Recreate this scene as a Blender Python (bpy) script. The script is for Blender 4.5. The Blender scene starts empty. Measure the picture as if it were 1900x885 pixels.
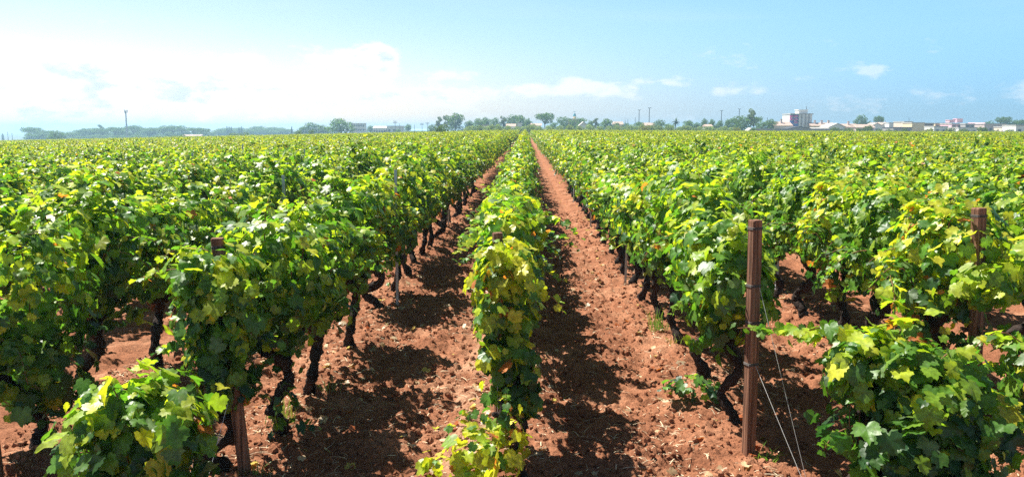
import bpy, math, random
import numpy as np
from mathutils import Vector, Matrix
random.seed(7)
SC = bpy.context.scene
COL = SC.collection
R = math.radians

# ------------------------------------------------------------------ camera
PITCH = math.atan(204 / 1500); YAW = math.atan(25 / 1500); EYE = 2.47
cd = bpy.data.cameras.new('camera'); cam = bpy.data.objects.new('camera', cd); COL.objects.link(cam)
cd.sensor_width = 36; cd.lens = 1500 / 1900 * 36; cd.clip_start = 0.05; cd.clip_end = 9000
cam.location = (0, 0, EYE); cam.rotation_euler = (R(90) - PITCH, 0, YAW)
SC.camera = cam

# ------------------------------------------------------------------ light
SUN_EL = R(57); SH = Vector((0.80, -0.60))            # horizontal direction in which shadows fall
sd = bpy.data.lights.new('sun', 'SUN'); sun = bpy.data.objects.new('sun', sd); COL.objects.link(sun)
sd.energy = 5.0; sd.angle = R(0.53); sd.color = (1.0, 0.95, 0.86)
trav = Vector((SH.x * math.cos(SUN_EL), SH.y * math.cos(SUN_EL), -math.sin(SUN_EL)))
sun.rotation_euler = trav.to_track_quat('-Z', 'Y').to_euler()
sun.location = (-20, 15, 60)

W = bpy.data.worlds.new('World'); SC.world = W; W.use_nodes = True
nt = W.node_tree; N = nt.nodes; L = nt.links
for n in list(N): N.remove(n)
def node(t, **k):
    n = N.new(t)
    for a, b in k.items(): setattr(n, a, b)
    return n
out = node('ShaderNodeOutputWorld'); bg = node('ShaderNodeBackground'); L.new(bg.outputs[0], out.inputs[0])
bg.inputs[1].default_value = 0.05
sky = node('ShaderNodeTexSky', sky_type='NISHITA', sun_disc=False)
sky.sun_elevation = SUN_EL; sky.sun_rotation = math.atan2(-SH.x, -SH.y)
sky.air_density = 1.0; sky.dust_density = 0.5; sky.ozone_density = 2.0; sky.altitude = 20
tc = node('ShaderNodeTexCoord')
sep = node('ShaderNodeSeparateXYZ'); L.new(tc.outputs['Generated'], sep.inputs[0])
def M(op, a, b=None, c=None, clamp=False):
    n = node('ShaderNodeMath', operation=op); n.use_clamp = clamp
    for i, v in enumerate((a, b, c)):
        if v is None: continue
        if isinstance(v, (int, float)): n.inputs[i].default_value = v
        else: L.new(v, n.inputs[i])
    return n.outputs[0]
def sstep(x, lo, hi, a=0.0, b=1.0):
    n = node('ShaderNodeMapRange', interpolation_type='SMOOTHSTEP')
    L.new(x, n.inputs[0]); n.inputs[1].default_value = lo; n.inputs[2].default_value = hi
    n.inputs[3].default_value = a; n.inputs[4].default_value = b
    return n.outputs[0]
az = M('ARCTAN2', sep.outputs[0], sep.outputs[1])          # azimuth from +Y, right positive
el = M('ARCSINE', sep.outputs[2])
cv = node('ShaderNodeCombineXYZ'); L.new(az, cv.inputs[0]); L.new(M('MULTIPLY', el, 2.1), cv.inputs[1])
def noise(vec, sc, det, rough=0.55, dist=0.0):
    n = node('ShaderNodeTexNoise'); L.new(vec, n.inputs['Vector']); n.inputs['Scale'].default_value = sc
    n.inputs['Detail'].default_value = det; n.inputs['Roughness'].default_value = rough
    n.inputs['Distortion'].default_value = dist
    return n.outputs[0]
n1 = M('ADD', M('MULTIPLY', noise(cv.outputs[0], 9.0, 9, 0.58), 0.6), M('MULTIPLY', noise(cv.outputs[0], 26.0, 9, 0.62, 0.2), 0.4))
left = M('MULTIPLY', sstep(az, -0.62, 0.62, 1.0, 0.0), sstep(az, -1.9, -1.1))
band = sstep(el, 0.02, 0.155, 1.0, 0.0)
leftbank = M('MULTIPLY', sstep(az, -0.48, -0.22, 1.0, 0.0), sstep(el, 0.06, 0.11, 1.0, 0.0))
def gauss(a0, e0, sa, se, amp):
    da = M('DIVIDE', M('SUBTRACT', az, a0), sa); de = M('DIVIDE', M('SUBTRACT', el, e0), se)
    r2 = M('ADD', M('MULTIPLY', da, da), M('MULTIPLY', de, de))
    return M('MULTIPLY', M('EXPONENT', M('MULTIPLY', r2, -1.0)), amp)
bias = M('ADD', M('MULTIPLY', band, 0.07), M('MULTIPLY', leftbank, 0.22))
for g in ((-0.182, 0.086, 0.028, 0.015, 0.42), (-0.205, 0.070, 0.045, 0.012, 0.30), (-0.105, 0.064, 0.03, 0.010, 0.20), (-0.21, 0.040, 0.10, 0.012, 0.16), (-0.32, 0.050, 0.10, 0.02, 0.14), (-0.08, 0.038, 0.05, 0.010, 0.17), (0.005, 0.046, 0.04, 0.009, 0.16),
          (0.078, 0.048, 0.035, 0.010, 0.17), (0.165, 0.055, 0.05, 0.008, 0.13), (0.335, 0.095, 0.025, 0.007, 0.12),
          (0.40, 0.066, 0.02, 0.007, 0.13), (0.555, 0.040, 0.035, 0.009, 0.12), (0.44, 0.040, 0.03, 0.008, 0.07), (0.25, 0.040, 0.04, 0.010, 0.09)):
    bias = M('ADD', bias, gauss(*g))
cden = sstep(M('ADD', n1, bias), 0.60, 0.72)
# thin high veils
cv2 = node('ShaderNodeCombineXYZ'); L.new(az, cv2.inputs[0]); L.new(M('MULTIPLY', el, 9.0), cv2.inputs[1])
veil = M('MULTIPLY', sstep(noise(cv2.outputs[0], 2.4, 6, 0.5, 0.4), 0.45, 0.8), sstep(el, 0.08, 0.2))
veil = M('MULTIPLY', veil, 0.35)
# cloud body: bright rims, bluish shaded middles
n2 = noise(cv.outputs[0], 17.0, 7, 0.6)
core = M('MULTIPLY', sstep(M('ADD', n1, bias), 0.72, 0.86), sstep(n2, 0.47, 0.60))
ccol = node('ShaderNodeMix', data_type='RGBA'); L.new(core, ccol.inputs[0])
ccol.inputs[6].default_value = (9.4, 9.6, 10.0, 1); ccol.inputs[7].default_value = (6.1, 7.5, 8.5, 1)
tint = node('ShaderNodeMix', data_type='RGBA', blend_type='MULTIPLY'); tint.inputs[0].default_value = 1.0
def cmix(f, a, b):
    n = node('ShaderNodeMix', data_type='RGBA'); L.new(f, n.inputs[0])
    for i, v in ((6, a), (7, b)):
        if isinstance(v, tuple): n.inputs[i].default_value = (*v, 1)
        else: L.new(v, n.inputs[i])
    return n.outputs[2]
tlo = cmix(left, (0.50, 0.93, 1.65), (1.9, 1.45, 1.3)); thi = cmix(left, (1.0, 1.38, 1.48), (1.32, 1.30, 1.20))
thi = cmix(sstep(el, 0.22, 0.55), thi, (0.40, 0.45, 0.54))  # sky above the view darkened to weaken the fill light
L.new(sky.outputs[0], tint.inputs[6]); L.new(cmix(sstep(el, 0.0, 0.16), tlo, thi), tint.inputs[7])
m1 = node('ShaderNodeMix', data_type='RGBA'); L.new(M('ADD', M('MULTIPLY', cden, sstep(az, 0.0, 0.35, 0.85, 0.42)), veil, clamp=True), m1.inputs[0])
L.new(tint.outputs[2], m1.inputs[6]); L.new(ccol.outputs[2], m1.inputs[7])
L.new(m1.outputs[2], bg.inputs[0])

SC.view_settings.view_transform = 'Standard'; SC.view_settings.look = 'None'
SC.view_settings.exposure = 1.25; SC.view_settings.gamma = 1.0
SC.render.engine = 'CYCLES'
SC.cycles.max_bounces = 6; SC.cycles.transparent_max_bounces = 4; SC.cycles.volume_bounces = 0
SC.cycles.use_denoising = False
SC.cycles.sampling_pattern = 'BLUE_NOISE'

# ------------------------------------------------------------------ helpers
rng = np.random.default_rng(11)
def ray(u, v):
    x = (u - 950) / 1500; yv = -(v - 442.5) / 1500
    f = math.cos(PITCH) + yv * math.sin(PITCH); z = -math.sin(PITCH) + yv * math.cos(PITCH)
    return x * math.cos(YAW) - f * math.sin(YAW), x * math.sin(YAW) + f * math.cos(YAW), z
def softp(t): return np.log1p(np.exp(-np.abs(t))) + np.maximum(t, 0)
def slope(x):
    x = np.asarray(x, dtype=float)
    return -0.0205 * np.minimum(softp(-x - 5), 900) - 0.0035 * np.minimum(softp(x - 8), 900)
def sl(x): return float(slope(x))

def tag(o, label=None, cat=None, group=None, kind=None):
    if label: o['label'] = label
    if cat: o['category'] = cat
    if group: o['group'] = group
    if kind: o['kind'] = kind
    return o
def empty(name, loc, label, cat, group=None, rz=0.0):
    o = bpy.data.objects.new(name, None); o.empty_display_size = 0.2
    COL.objects.link(o); o.location = loc; o.rotation_euler = (0, 0, rz)
    return tag(o, label, cat, group)
def link(name, me, parent=None, loc=None):
    o = bpy.data.objects.new(name, me); COL.objects.link(o)
    if parent is not None: o.parent = parent
    if loc is not None: o.location = loc
    return o
def copy_tree(root):
    r = root.copy(); COL.objects.link(r)
    for ch in root.children:
        c = ch.copy(); COL.objects.link(c); c.parent = r
        for g in ch.children:
            d = g.copy(); COL.objects.link(d); d.parent = c
    return r
def make_mesh(name, V, faces, mat, smooth=False, col=None):
    """faces: list of (k,n) index arrays or python list of tuples"""
    me = bpy.data.meshes.new(name)
    V = np.asarray(V, dtype=np.float32)
    if isinstance(faces, np.ndarray): faces = [faces]
    if len(faces) and isinstance(faces[0], np.ndarray):
        loops = np.concatenate([f.ravel() for f in faces]).astype(np.int32)
        tot = np.concatenate([np.full(len(f), f.shape[1], np.int32) for f in faces])
    else:
        loops = np.array([i for f in faces for i in f], np.int32)
        tot = np.array([len(f) for f in faces], np.int32)
    st = np.concatenate([[0], np.cumsum(tot)[:-1]]).astype(np.int32)
    me.vertices.add(len(V)); me.vertices.foreach_set('co', V.ravel())
    me.loops.add(len(loops)); me.loops.foreach_set('vertex_index', loops)
    me.polygons.add(len(tot)); me.polygons.foreach_set('loop_start', st); me.polygons.foreach_set('loop_total', tot)
    me.polygons.foreach_set('use_smooth', np.full(len(tot), smooth, bool))
    me.update(calc_edges=True)
    if col is not None:
        a = me.color_attributes.new('tint', 'FLOAT_COLOR', 'POINT')
        c4 = np.ones((len(V), 4), np.float32); c4[:, :3] = col
        a.data.foreach_set('color', c4.ravel())
    me.materials.append(mat)
    return me

class Geo:
    def __init__(s): s.V = []; s.F = []; s.C = []; s.n = 0
    def add(s, V, F, c=None):
        s.V.append(np.asarray(V, float)); s.F += [tuple(int(i) + s.n for i in f) for f in F]
        if c is not None: s.C.append(np.tile(np.asarray(c, float), (len(V), 1)))
        s.n += len(V)
    def box(s, x0, x1, y0, y1, z0, z1, c=None):
        V = [(x, y, z) for z in (z0, z1) for y in (y0, y1) for x in (x0, x1)]
        s.add(V, [(0, 2, 3, 1), (4, 5, 7, 6), (0, 1, 5, 4), (2, 6, 7, 3), (0, 4, 6, 2), (1, 3, 7, 5)], c)
    def tube(s, P, rad, k=8, rough=0.0, seed=0, c=None, flat=1.0):
        P = [Vector(p) for p in P]; r = random.Random(seed)
        V = []; up = Vector((0.31, 0.17, 0.93)).normalized()
        for i, p in enumerate(P):
            t = (P[min(i + 1, len(P) - 1)] - P[max(i - 1, 0)]).normalized()
            a = t.cross(up)
            if a.length < 1e-3: a = t.orthogonal()
            a.normalize(); b = t.cross(a)
            rr = rad[i] if hasattr(rad, '__len__') else rad
            for j in range(k):
                q = rr * (1 + rough * (r.random() - 0.5) * 2)
                an = 2 * math.pi * j / k
                V.append(p + a * math.cos(an) * q + b * math.sin(an) * q * flat)
        F = []
        for i in range(len(P) - 1):
            for j in range(k):
                F.append((i * k + j, i * k + (j + 1) % k, (i + 1) * k + (j + 1) % k, (i + 1) * k + j))
        F.append(tuple(range(k - 1, -1, -1))); F.append(tuple((len(P) - 1) * k + j for j in range(k)))
        s.add(V, F, c)
    def mesh(s, name, mat, smooth=False):
        return make_mesh(name, np.concatenate(s.V), s.F, mat, smooth, np.concatenate(s.C) if s.C else None)
    def build(s, name, mat, parent=None, smooth=False):
        return link(name, s.mesh(name, mat, smooth), parent)

def spline(P, n):
    P = np.array(P, float); t = np.linspace(0, len(P) - 1, n); o = []
    for x in t:
        i = min(int(x), len(P) - 2); f = x - i
        p0 = P[max(i - 1, 0)]; p1 = P[i]; p2 = P[i + 1]; p3 = P[min(i + 2, len(P) - 1)]
        o.append(0.5 * (2 * p1 + (p2 - p0) * f + (2 * p0 - 5 * p1 + 4 * p2 - p3) * f * f + (3 * p1 - p0 - 3 * p2 + p3) * f ** 3))
    return np.array(o)

# ------------------------------------------------------------------ materials
def mat(name, color, rough=0.8, nscale=None, var=0.25, bump=0.0, bscale=None, spec=0.3, metal=0.0, grain=None):
    m = bpy.data.materials.new(name); m.use_nodes = True
    n = m.node_tree.nodes; l = m.node_tree.links; p = n['Principled BSDF']
    p.inputs['Roughness'].default_value = rough; p.inputs['Specular IOR Level'].default_value = spec
    p.inputs['Metallic'].default_value = metal
    t = n.new('ShaderNodeTexCoord')
    src = t.outputs['Object']
    if grain:
        mp = n.new('ShaderNodeMapping'); mp.inputs['Scale'].default_value = grain; l.new(src, mp.inputs[0]); src = mp.outputs[0]
    nz = n.new('ShaderNodeTexNoise'); l.new(src, nz.inputs['Vector'])
    nz.inputs['Scale'].default_value = nscale or 3.0; nz.inputs['Detail'].default_value = 6
    cr = n.new('ShaderNodeValToRGB'); l.new(nz.outputs[0], cr.inputs[0])
    c = np.array(color)
    cr.color_ramp.elements[0].position = 0.3; cr.color_ramp.elements[1].position = 0.7
    cr.color_ramp.elements[0].color = (*(c * (1 - var)), 1); cr.color_ramp.elements[1].color = (*np.minimum(c * (1 + var), 1), 1)
    l.new(cr.outputs[0], p.inputs['Base Color'])
    if bump:
        b = n.new('ShaderNodeBump'); b.inputs['Strength'].default_value = bump; b.inputs['Distance'].default_value = 0.02
        nb = n.new('ShaderNodeTexNoise'); nb.inputs['Scale'].default_value = bscale or 20; nb.inputs['Detail'].default_value = 8
        l.new(src, nb.inputs['Vector']); l.new(nb.outputs[0], b.inputs['Height']); l.new(b.outputs[0], p.inputs['Normal'])
    return m
def leaf_mat(name, trans=0.42, rough=0.42, spec=0.45, tboost=(1.15, 1.25, 0.55), mottled=True):
    m = bpy.data.materials.new(name); m.use_nodes = True
    n = m.node_tree.nodes; l = m.node_tree.links; p = n['Principled BSDF']
    a = n.new('ShaderNodeAttribute'); a.attribute_name = 'tint'
    src = a.outputs['Color']
    if mottled:
        t = n.new('ShaderNodeTexCoord'); nz = n.new('ShaderNodeTexNoise'); nz.inputs['Scale'].default_value = 38; nz.inputs['Detail'].default_value = 3
        l.new(t.outputs['Object'], nz.inputs['Vector'])
        mr = n.new('ShaderNodeMapRange'); mr.inputs[1].default_value = 0.3; mr.inputs[2].default_value = 0.7; mr.inputs[3].default_value = 0.72; mr.inputs[4].default_value = 1.3
        l.new(nz.outputs[0], mr.inputs[0])
        mx = n.new('ShaderNodeMix'); mx.data_type = 'RGBA'; mx.blend_type = 'MULTIPLY'; mx.inputs[0].default_value = 1
        l.new(src, mx.inputs[6]); l.new(mr.outputs[0], mx.inputs[7]); src = mx.outputs[2]
        n3 = n.new('ShaderNodeTexNoise'); n3.inputs['Scale'].default_value = 11; n3.inputs['Detail'].default_value = 5; l.new(t.outputs['Object'], n3.inputs['Vector'])
        m3 = n.new('ShaderNodeMapRange'); m3.inputs[1].default_value = 0.60; m3.inputs[2].default_value = 0.70; m3.inputs[4].default_value = 0.40; l.new(n3.outputs[0], m3.inputs[0])
        mb = n.new('ShaderNodeMix'); mb.data_type = 'RGBA'; l.new(m3.outputs[0], mb.inputs[0]); l.new(src, mb.inputs[6]); mb.inputs[7].default_value = (.15, .17, .05, 1); src = mb.outputs[2]
        bm = n.new('ShaderNodeBump'); bm.inputs['Strength'].default_value = 0.35; bm.inputs['Distance'].default_value = 0.006
        l.new(nz.outputs[0], bm.inputs['Height']); l.new(bm.outputs[0], p.inputs['Normal'])
    l.new(src, p.inputs['Base Color'])
    p.inputs['Roughness'].default_value = rough; p.inputs['Specular IOR Level'].default_value = spec
    tr = n.new('ShaderNodeBsdfTranslucent')
    tm = n.new('ShaderNodeMix'); tm.data_type = 'RGBA'; tm.blend_type = 'MULTIPLY'; tm.inputs[0].default_value = 1
    l.new(src, tm.inputs[6]); tm.inputs[7].default_value = (*[x * 1.6 for x in tboost], 1); l.new(tm.outputs[2], tr.inputs[0])
    ms = n.new('ShaderNodeMixShader'); ms.inputs[0].default_value = trans
    l.new(p.outputs[0], ms.inputs[1]); l.new(tr.outputs[0], ms.inputs[2]); l.new(ms.outputs[0], n['Material Output'].inputs[0])
    return m
M_leaf = leaf_mat('vine_leaf')
M_leaf_far = leaf_mat('vine_leaf_distant', mottled=False)
M_tree = leaf_mat('tree_foliage', trans=0.38, rough=0.6, spec=0.2, mottled=False)
M_vbark = mat('vine_bark', (0.036, 0.026, 0.022), 0.95, 14, 0.6, 1.0, 45, 0.15)
M_cane = mat('vine_cane', (0.19, 0.085, 0.040), 0.7, 10, 0.35)
M_post = mat('weathered_post_wood', (0.20, 0.100, 0.062), 0.85, 55, 0.75, 1.0, 70, 0.2, grain=(1, 1, .035))
M_metal = mat('galvanised_steel', (0.42, 0.47, 0.52), 0.5, 8, 0.15, metal=0.4)
M_wire = mat('dark_wire', (0.10, 0.09, 0.085), 0.6, 8, 0.2, metal=0.3)
M_wirel = mat('bright_wire', (0.62, 0.62, 0.60), 0.45, 8, 0.1, metal=0.3)
M_grape = mat('grape_skin', (0.025, 0.02, 0.06), 0.45, 60, 0.5, spec=0.5)
M_tbark = mat('tree_bark', (0.16, 0.12, 0.09), 0.9, 2, 0.3)

# soil: rows, dry crust, fine grain; grass and stubble beyond the vineyard
FIELD_END = 232.0
def soil_material():
    m = bpy.data.materials.new('red_soil'); m.use_nodes = True
    n = m.node_tree.nodes; l = m.node_tree.links; p = n['Principled BSDF']
    p.inputs['Roughness'].default_value = 0.95; p.inputs['Specular IOR Level'].default_value = 0.1
    t = n.new('ShaderNodeTexCoord')
    def nz(sc, d, r=0.6):
        q = n.new('ShaderNodeTexNoise'); q.inputs['Scale'].default_value = sc; q.inputs['Detail'].default_value = d
        q.inputs['Roughness'].default_value = r; l.new(t.outputs['Object'], q.inputs['Vector']); return q.outputs[0]
    def ramp(src, els):
        q = n.new('ShaderNodeValToRGB'); l.new(src, q.inputs[0])
        while len(q.color_ramp.elements) < len(els): q.color_ramp.elements.new(0.5)
        for e, (po, c) in zip(q.color_ramp.elements, els): e.position = po; e.color = (*c, 1)
        return q.outputs[0]
    big = ramp(nz(1.6, 8), [(0.30, (0.19, 0.076, 0.040)), (0.52, (0.285, 0.121, 0.065)), (0.72, (0.42, 0.215, 0.127))])
    fine = ramp(nz(42, 6, 0.7), [(0.34, (0.52, 0.50, 0.48)), (0.52, (1, 1, 1)), (0.70, (1.42, 1.38, 1.34))])
    mx = n.new('ShaderNodeMix'); mx.data_type = 'RGBA'; mx.blend_type = 'MULTIPLY'; mx.inputs[0].default_value = 1
    l.new(big, mx.inputs[6]); l.new(fine, mx.inputs[7])
    sp = n.new('ShaderNodeSeparateXYZ'); l.new(t.outputs['Object'], sp.inputs[0])
    mr = n.new('ShaderNodeMapRange'); mr.inputs[1].default_value = FIELD_END + 2; mr.inputs[2].default_value = FIELD_END + 14; l.new(sp.outputs[1], mr.inputs[0])
    grass = ramp(nz(0.03, 6), [(0.35, (0.10, 0.11, 0.045)), (0.6, (0.20, 0.17, 0.09))])
    def mth(op, a, b):
        q = n.new('ShaderNodeMath'); q.operation = op
        for i, v in enumerate((a, b)):
            if isinstance(v, (int, float)): q.inputs[i].default_value = v
            else: l.new(v, q.inputs[i])
        return q.outputs[0]
    wob = mth('MULTIPLY', mth('SUBTRACT', nz(0.9, 3), 0.5), 0.35)
    dx = mth('DIVIDE', mth('ADD', mth('ADD', sp.outputs[0], 0.52), wob), 0.17)          # trodden pale strip beside the middle row
    strip = mth('EXPONENT', mth('MULTIPLY', mth('MULTIPLY', dx, dx), -1.0), 0)
    strip = mth('MULTIPLY', strip, ramp(nz(3.0, 5), [(0.38, (0, 0, 0)), (0.62, (.75, .75, .75))]))
    ms_ = n.new('ShaderNodeMix'); ms_.data_type = 'RGBA'; l.new(strip, ms_.inputs[0]); l.new(mx.outputs[2], ms_.inputs[6]); ms_.inputs[7].default_value = (.50, .30, .19, 1); mx = ms_
    m2 = n.new('ShaderNodeMix'); m2.data_type = 'RGBA'; l.new(mr.outputs[0], m2.inputs[0]); l.new(mx.outputs[2], m2.inputs[6]); l.new(grass, m2.inputs[7])
    l.new(m2.outputs[2], p.inputs['Base Color'])
    b = n.new('ShaderNodeBump'); b.inputs['Strength'].default_value = 0.9; b.inputs['Distance'].default_value = 0.02
    l.new(nz(60, 8, 0.7), b.inputs['Height']); l.new(b.outputs[0], p.inputs['Normal'])
    return m
M_soil = soil_material()

# ------------------------------------------------------------------ ground sheet
ROW0, DROW = -0.15, 1.87
class VNoise:
    def __init__(s, seed): s.t = np.random.default_rng(seed).random((256, 256))
    def __call__(s, x, y):
        xi = np.floor(x).astype(int); yi = np.floor(y).astype(int); fx = x - xi; fy = y - yi
        fx = fx * fx * (3 - 2 * fx); fy = fy * fy * (3 - 2 * fy)
        a = s.t[xi & 255, yi & 255]; b = s.t[(xi + 1) & 255, yi & 255]; c = s.t[xi & 255, (yi + 1) & 255]; d = s.t[(xi + 1) & 255, (yi + 1) & 255]
        return (a * (1 - fx) + b * fx) * (1 - fy) + (c * (1 - fx) + d * fx) * fy - 0.5
VN = [VNoise(i) for i in range(8)]
def gheight(x, y):
    x = np.asarray(x, float); y = np.asarray(y, float)
    ph = (x - ROW0) / DROW
    f = ph - np.round(ph)                                   # -0.5..0.5, 0 at a row
    near = np.clip((240 - y) / 20, 0, 1)
    h = -0.03 * np.exp(-((np.abs(f) - 0.27) / 0.055) ** 2) * (1 + 1.2 * VN[6](x * 3, y * 9)) + 0.055 * np.exp(-(f / 0.17) ** 2) + 0.03 * np.exp(-((np.abs(f) - 0.5) / 0.07) ** 2) - 0.02
    h = h + VN[0](x * 1.3, y * 0.7) * 0.06
    d = np.clip((60 - y) / 40, 0, 1)
    c = VN[5](x * 2.2, y * 3.4) * 0.07 + VN[1](x * 6, y * 6) * 0.045 + VN[2](x * 13 + 5, y * 13) * 0.045 + VN[3](x * 27, y * 27 + 3) * 0.036 + VN[4](x * 45, y * 45) * 0.022
    return slope(x) + (h + c * d) * near
def glines(lo, hi, step, grow, ext):
    a = list(np.arange(lo, hi, step)); s = step; v = hi; b = []
    while v < ext: b.append(v); s *= grow; v += s
    return a, b, s
xs, xb, _ = glines(-3.6, 4.4, 0.022, 1.035, 3000)
xl = [-x + (4.4 - 3.6) for x in xb]; X = np.array(sorted(set(np.round(xl + xs + xb, 4))))
X = np.concatenate([np.linspace(-3000, X[0], 4)[:-1] if X[0] > -3000 else [], X])
Y = [-60, -20, -5, 0, 2.5]; y = 3.6; s = 0.022
while y < 3000: Y.append(y); s = 0.022 * max(1, (y / 7.0)) ** 1.35; s = min(s, 0.35) if y < 60 else s; y += s
Y.append(3000); Y = np.array(Y)
GX, GY = np.meshgrid(X, Y); GZ = gheight(GX, GY)
nx, ny = len(X), len(Y)
idx = np.arange(nx * ny).reshape(ny, nx)
q = np.stack([idx[:-1, :-1], idx[:-1, 1:], idx[1:, 1:], idx[1:, :-1]], -1).reshape(-1, 4)
print('ground verts', nx * ny)
g = link('ground', make_mesh('ground', np.stack([GX, GY, GZ], -1).reshape(-1, 3), q, M_soil, True)); tag(g, kind='structure')
def gz(x, y): return float(gheight(x, y))

# ------------------------------------------------------------------ haze
hz = Geo(); hz.box(-3100, 3100, -90, 3100, -25, 17)
HZM = bpy.data.materials.new('air_haze'); HZM.use_nodes = True
n_ = HZM.node_tree.nodes; n_.remove(n_['Principled BSDF']); pv = n_.new('ShaderNodeVolumePrincipled')
pv.inputs['Color'].default_value = (0.48, 0.78, 1.0, 1); pv.inputs['Density'].default_value = 0.0006; pv.inputs['Anisotropy'].default_value = 0.35
HZM.node_tree.links.new(pv.outputs[0], n_['Material Output'].inputs['Volume'])
HAZE = hz.build('haze', HZM); tag(HAZE, 'pale blue haze in the air over the vineyard', 'haze', kind='stuff')

# ------------------------------------------------------------------ vine leaves
def leaf_template(level):
    if level == 0:
        an = [0, 9, 16, 25, 33, 42, 50, 60, 72, 84, 94, 103, 114, 126, 138, 150, 163, 174]
        rr = [1.0, .84, .88, .70, .70, .80, .93, .80, .85, .66, .74, .70, .79, .66, .71, .56, .52, .24]
    elif level == 1:
        an = [0, 30, 52, 88, 118, 155, 176]; rr = [1.0, .64, .9, .62, .74, .58, .25]
    else:
        an = [0, 55, 120]; rr = [1.0, .85, .72]
    pts = [(r * math.sin(R(a)), r * math.cos(R(a))) for a, r in zip(an, rr)]
    full = pts + [(-x, y) for x, y in reversed(pts[1:])]
    V = [(0, 0, 0)] + [(x, y, 0) for x, y in full]
    V = np.array(V)
    k = len(full)
    if level < 2: F = np.array([(0, i + 1, (i + 1) % k + 1) for i in range(k)])
    else:
        V = np.array([(0, -.35, 0)] + [(x, y, 0) for x, y in full]); k = len(full)
        F = np.array([(0, i + 1, i + 2) for i in range(k - 1)])
    return V, F
TPL = [leaf_template(i) for i in range(3)]
TPL.append((np.array([(0, -.8, 0), (.85, -.1, 0.1), (.1, 1, 0), (-.85, -.1, .1)]), np.array([(0, 1, 2), (0, 2, 3)])))

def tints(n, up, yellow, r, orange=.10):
    """leaf colours: shade-darkened to light green, yellow-green on the young top shoots, some autumn leaves"""
    dark = np.array((0.017, 0.062, 0.020)); mid = np.array((0.085, 0.200, 0.018)); lime = np.array((0.34, 0.40, 0.020))  # dark tone has leaf shade put into it, commoner low down
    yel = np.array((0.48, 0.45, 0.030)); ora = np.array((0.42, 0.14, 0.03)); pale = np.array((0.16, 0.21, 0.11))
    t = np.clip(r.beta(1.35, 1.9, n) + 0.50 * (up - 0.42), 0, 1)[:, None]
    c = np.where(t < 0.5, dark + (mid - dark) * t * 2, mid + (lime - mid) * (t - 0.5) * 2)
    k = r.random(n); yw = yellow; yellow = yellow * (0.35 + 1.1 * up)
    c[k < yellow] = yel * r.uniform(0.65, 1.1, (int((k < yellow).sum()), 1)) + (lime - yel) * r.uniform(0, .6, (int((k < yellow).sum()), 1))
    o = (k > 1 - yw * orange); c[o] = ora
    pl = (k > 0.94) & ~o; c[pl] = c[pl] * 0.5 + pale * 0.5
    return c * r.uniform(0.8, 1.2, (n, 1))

def leaves(P, Nrm, size, level, tint, r, edge=True):
    """batch of leaves; Nrm face normals (n,3)"""
    n = len(P); T, F = TPL[level]
    Nrm = Nrm / np.linalg.norm(Nrm, axis=1, keepdims=True)
    d = np.zeros((n, 3)); d[:, 2] = -1.0
    d += r.normal(0, 0.45, (n, 3)) + Nrm * 0.2
    d -= Nrm * (d * Nrm).sum(1, keepdims=True); d /= np.linalg.norm(d, axis=1, keepdims=True) + 1e-9
    s = np.cross(d, Nrm)
    k = len(T)
    x = T[None, :, 0] * r.uniform(0.88, 1.12, (n, 1)); yy = T[None, :, 1] * np.ones((n, 1))
    jit = r.normal(0, 0.045, (n, k)) if level == 0 else 0
    fold = r.uniform(-0.05, 0.5, (n, 1)); curl = r.uniform(-0.1, 0.5, (n, 1)); wav = r.uniform(0, 0.12, (n, 1)); ph = r.uniform(0, 6.28, (n, 1))
    rad = np.sqrt(x * x + yy * yy)
    z = fold * np.abs(x) - curl * yy * np.abs(yy) * 0.6 - 0.18 * rad ** 2 + wav * np.sin(4 * np.arctan2(x, yy) + ph) * rad
    yy = yy + 0.12
    q = (x * (1 + jit))[..., None] * s[:, None] + (yy * (1 + jit))[..., None] * d[:, None] + z[..., None] * Nrm[:, None]
    V = P[:, None] + q * size[:, None, None]
    C = np.repeat(tint[:, None, :], k, 1)
    if level == 0 and edge:
        e = np.clip(rad, 0, 1)[..., None]; am = r.uniform(-0.1, 0.55, (n, 1, 1))
        C = C * (1 + am * (e - 0.5)) ; C[:, 0] = C[:, 0] * 1.35 + 0.01
    Fi = F[None] + (np.arange(n) * k)[:, None, None]
    return V.reshape(-1, 3), Fi.reshape(-1, F.shape[1]), C.reshape(-1, 3)

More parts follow.
